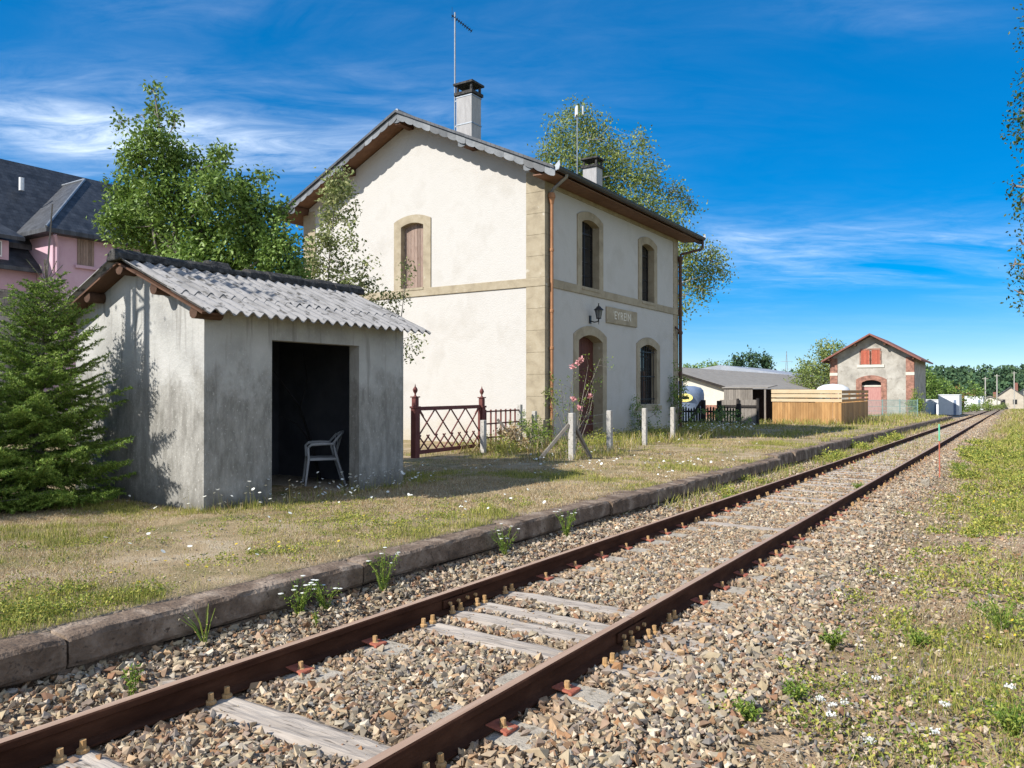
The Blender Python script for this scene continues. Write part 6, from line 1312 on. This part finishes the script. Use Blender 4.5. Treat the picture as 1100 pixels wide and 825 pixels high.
# ---- daisies and yellow flowers: discs on thin stalks
def flowers(X, Y, h, rad, mat, name, label, cat):
    n = len(X); Z = gh(X, Y); C = np.stack([X + r.normal(0, .03, n), Y + r.normal(0, .03, n), Z + h], -1); tl = r.normal(0, .35, (n, 2)); V, F = [], []
    a = np.linspace(0, 6.283, 7)[:-1]; ring = C[:, None, :] + np.stack([np.cos(a)[None] * rad[:, None], np.sin(a)[None] * rad[:, None], (np.cos(a)[None] * tl[:, :1] + np.sin(a)[None] * tl[:, 1:]) * rad[:, None]], -1)
    V = np.concatenate([ring.reshape(-1, 3), (C - np.array((0, 0, 1)) * (rad * .5)[:, None])]); i = np.arange(n); F = np.concatenate([np.stack([i * 6 + k, i * 6 + (k + 1) % 6, n * 6 + i], -1) for k in range(6)] + [np.stack([i * 6 + 0, i * 6 + k, i * 6 + k + 1], -1) for k in range(1, 5)])
    P = np.stack([X, Y, Z], -1); s = np.array((.0016, .0012, 0)); b = len(V); V = np.concatenate([V, np.stack([P - s, P + s, C], 1).reshape(-1, 3)]); F2 = b + np.arange(n * 3).reshape(n, 3)
    stuff(npmesh(name, V, np.concatenate([F, F2]), [mat, MT['green']], fm=np.concatenate([np.zeros(len(F)), np.ones(len(F2))])), label, cat)
X = np.concatenate([r.uniform(SX1 + .05, SX1 + .60, 120), r.uniform(-10.6, -8.8, 260), r.uniform(-9.5, -4.95, 260), r.uniform(-8.6, -6.2, 130)]); Y = np.concatenate([r.uniform(SY0 - .1, SY1 + .4, 120), r.uniform(27.5, 32.5, 260), 3 + 15 * r.random(260) ** 1.2, r.uniform(12, 24, 130)])
k = (fbm(X, Y, .9, 120, 3) > .45) | (np.arange(len(X)) < 380); k &= ~((X < SX1 + .02) & (Y > SY0) & (Y < SY1) & (X > SX0)); X, Y = X[k], Y[k]
h = np.where(np.abs(X - SX1 - .3) < .31, r.uniform(.05, .34, len(X)), np.where(Y > 24, r.uniform(.1, .45, len(X)), r.uniform(.03, .14, len(X)))); flowers(X, Y, h, r.uniform(.010, .022, len(X)) * (1 + .03 * Y), MT['white'], 'daisies', 'small white daisies scattered over the grass', 'flowers')
X = np.concatenate([r.uniform(-6.0, -5.05, 120), r.uniform(-.9, .5, 190)]); Y = np.concatenate([2 + 5 * r.random(120), 4.5 + 12 * r.random(190)]); k = fbm(X, Y, 1.1, 130, 3) > .5; X, Y = X[k], Y[k]; flowers(X, Y, r.uniform(.03, .13, len(X)), r.uniform(.006, .012, len(X)) * (1 + .04 * Y), MT['yellow'], 'yellow_flowers', 'tiny yellow flowers in the green patches', 'flowers')

# ---- single plants one can point at
def plant(name, label, cat, p, h, n, spread, leafn, ls, leafm, flowerm=None, nf=0, fr=.02, seed=0):
    r = np.random.default_rng(seed); p = np.array((p[0], p[1], G(p[0], p[1]))); t = thing(name, label, cat, p); mb = MB(); tips = []; LP = []
    for k in range(n):
        a = r.random() * 6.28; q = spread * r.uniform(.3, 1); e = p + np.array((math.cos(a) * q, math.sin(a) * q, h * r.uniform(.6, 1.05))); m = p + (e - p) * .5 + np.array((0, 0, .12 * h)); mb.tube([p + r.normal(0, .008, 3), m, e], [.0035, .003, .0018], 4, False); tips.append(e)
        u = r.random((leafn, 1)); LP.append(np.where(u < .5, p + (m - p) * u * 2, m + (e - m) * (u * 2 - 1)) + r.normal(0, .012, (leafn, 3)))
    mb.build('stems', MT['weed'], t); P = np.concatenate(LP); V, F = leafmesh(P, ls * r.uniform(.6, 1.3, len(P)), r, .5, 0, .4); npmesh('foliage', V, F, leafm, t)
    for e in tips[:nf]:
        mb = MB(); mb.lathe(e - (0, 0, fr * .3), [(.003, 0), (fr * .7, fr * .25), (fr, fr * .45), (fr * .5, fr * .6), (.002, fr * .55)], 9); mb.build('flower', flowerm, t)
    return t
for i, (x, y, h, nf, lab) in enumerate(((322, 655, .22, 7, 'white flowering yarrow against the platform edge, nearest the front'), (350, 640, .16, 3, 'short yarrow with buds between two flowering clumps at the platform edge'), (412, 632, .26, 4, 'tall yarrow against the pale topped edge stone'),
        (542, 601, .22, 4, 'white flowering yarrow by the platform edge level with the wooden sleepers'), (608, 588, .24, 3, 'leafy flowering plant between platform edge and rail'), (222, 694, .20, 0, 'dry pale stems against the edge stone in the front'))):
    plant('yarrow', lab, 'plant', atX(x, y, EDGE + .14), h * 1.45, 16 if nf else 9, .17, 20 if nf else 3, .024, MT['weed'] if nf else MT['straw'], MT['white'], nf + 3 if nf else 0, .019, 200 + i)
plant('weed', 'upright green weed hanging over the platform edge in the front', 'plant', onground(143, 690, .15), .20, 6, .05, 22, .03, MT['weed'], seed=210)
plant('weed', 'small yellow green weed between platform edge and rail', 'plant', atX(341, 672, -4.25), .14, 5, .04, 18, .022, MT['weed'], seed=211)
for i, (x, y, s_, lab) in enumerate(((893, 692, 1.2, 'dark green weed tuft in the stones right of the track'), (852, 748, .8, 'low green fern like weed in the stones near the front'), (800, 770, .7, 'small yellow green weed among the stones near the front'), (922, 528, 1.2, 'green tuft hugging the outer side of the right rail'),
        (1075, 680, 1.8, 'bright leafy weed at the right picture edge'), (1085, 795, 1.3, 'bright green weed in the bottom right corner'), (985, 690, .8, 'low green weed in the dry verge'), (1030, 508, 2.4, 'dark green bushy weed behind the red stake'), (780, 540, .8, 'small green weed beside the left rail'), (668, 560, .8, 'little upright weed on the foot of the left rail'))):
    plant('weed', lab, 'plant', onground(x, y, -.2), .13 * s_, int(10 + 8 * s_), .13 * s_, 24, .026 * (1 + .3 * (y < 560)), MT['weed'], seed=220 + i)
for i, (x, y, lab) in enumerate(((884, 755, 'white wild carrot flower lowest left of the verge group'), (901, 757, 'white wild carrot flower just right of the lowest left one'), (944, 730, 'wild carrot flower standing alone above the pebbles'), (1016, 762, 'large white wild carrot flower in the middle of the verge'), (1004, 797, 'white wild carrot flower nearest the bottom edge'), (1087, 756, 'white wild carrot flower at the right picture edge'), (935, 797, 'greenish wild carrot flower over the bottom stones'), (903, 758, 'small wild carrot flower beside a larger one'), (892, 772, 'wild carrot flower low among grey stones'))):
    p = onground(x, y + 16, -.2); p = np.array((p[0], p[1], G(p[0], p[1]))); r2 = np.random.default_rng(300 + i); t = thing('wild_carrot', lab, 'flower', p); h = .10 + .05 * r2.random(); e = p + (r2.normal(0, .02), r2.normal(0, .02), h)
    mb = MB(); mb.tube([p, (p + e) / 2 + (.006, 0, 0), e], [.0025, .002, .0015], 5, False); mb.build('stem', MT['green'], t)
    n = 46; a = r2.random(n) * 6.28; q = .026 * np.sqrt(r2.random(n)); P = np.stack([e[0] + np.cos(a) * q, e[1] + np.sin(a) * q, e[2] + .008 + r2.normal(0, .003, n)], -1); V, F = leafmesh(P, r2.uniform(.009, .015, n), r2, 2.5, 0, .9); npmesh('flower_head', V, F, MT['white'], t)
# rose by the first posts
t = thing('rose_bush', 'straggly climbing rose with pink blooms before the station door', 'rose bush', (-8.75, 16.1, G(-8.75, 16.1))); b = np.array((-8.75, 16.1, G(-8.75, 16.1))); r = np.random.default_rng(400); mb = MB(); LP = []
zc_r = 18.1
ends = [(617, 393), (632, 392), (640, 395), (622, 426), (638, 422), (605, 420), (603, 412), (636, 438), (612, 436), (645, 385), (590, 418)]
for x, y in ends:
    e = px_pt(x, y, zc_r + r.uniform(-.3, .3)); m = b + (e - b) * .5 + np.array((r.normal(0, .10), r.normal(0, .1), .15)); mb.tube([b + r.normal(0, .03, 3), m, e], [.012, .009, .004], 5, False)
    for q in range(3): s_ = m + (e - m) * r.random(); f_ = s_ + r.normal(0, .14, 3) + (0, 0, .08); mb.tube([s_, f_], [.005, .002], 4, False); LP.append(f_ + r.normal(0, .05, (9, 3)))
    u = r.random((16, 1)); LP.append(m + (e - m) * u + r.normal(0, .045, (16, 3)))
LP.append(b + np.stack([r.normal(0, .22, 420), r.normal(0, .25, 420), np.abs(r.normal(0, .30, 420))], -1))
mb.build('stems', MT['bark'], t); P = np.concatenate(LP); V, F = leafmesh(P, r.uniform(.035, .06, len(P)), r, .5); npmesh('foliage', V, F, MT['weed'], t)
for x, y in ((615.5, 394), (620.5, 390), (634, 425.5), (616, 428.5), (622, 438), (624, 386)):
    e = px_pt(x, y, zc_r - .2); P = e + r.normal(0, .022, (26, 3)); V, F = leafmesh(P, r.uniform(.05, .075, 26), r, .3, 0, .9); npmesh('bloom', V, F, MT['pink'], t)
# dark shrub on the far corner of the house, vine on the corner pipe, weeds at the wall
bush('dark climbing shrub against the far corner of the house', -11.2, 29.5, .62, 3.1, 410, MT['leaf'], 1500, .075, 'wall_shrub', 'shrub'); bush('dark shrub growing under the barred window', -11.2, 25.8, .55, 1.6, 411, MT['leaf'], 900, .07, 'wall_shrub', 'shrub')
bush('low dark bush in front of the wooden picket fence', -11.2, 34.8, 1.2, 1.15, 412, MT['leaf'], 1500, .08); bush('bushy weeds at the foot of the sandstone corner', -11.3, 18.4, .75, 1.0, 413, MT['weed'], 1500, .06); bush('yellowing vine around the copper coloured downpipe', -11.36, 19.65, .30, 2.6, 414, MT['birchleaf'], 420, .06, 'vine', 'vine'); bush('tall grass tuft by the leaning board', -11.0, 16.9, .5, .75, 415, MT['straw'], 700, .09, 'grass_tuft', 'grass')
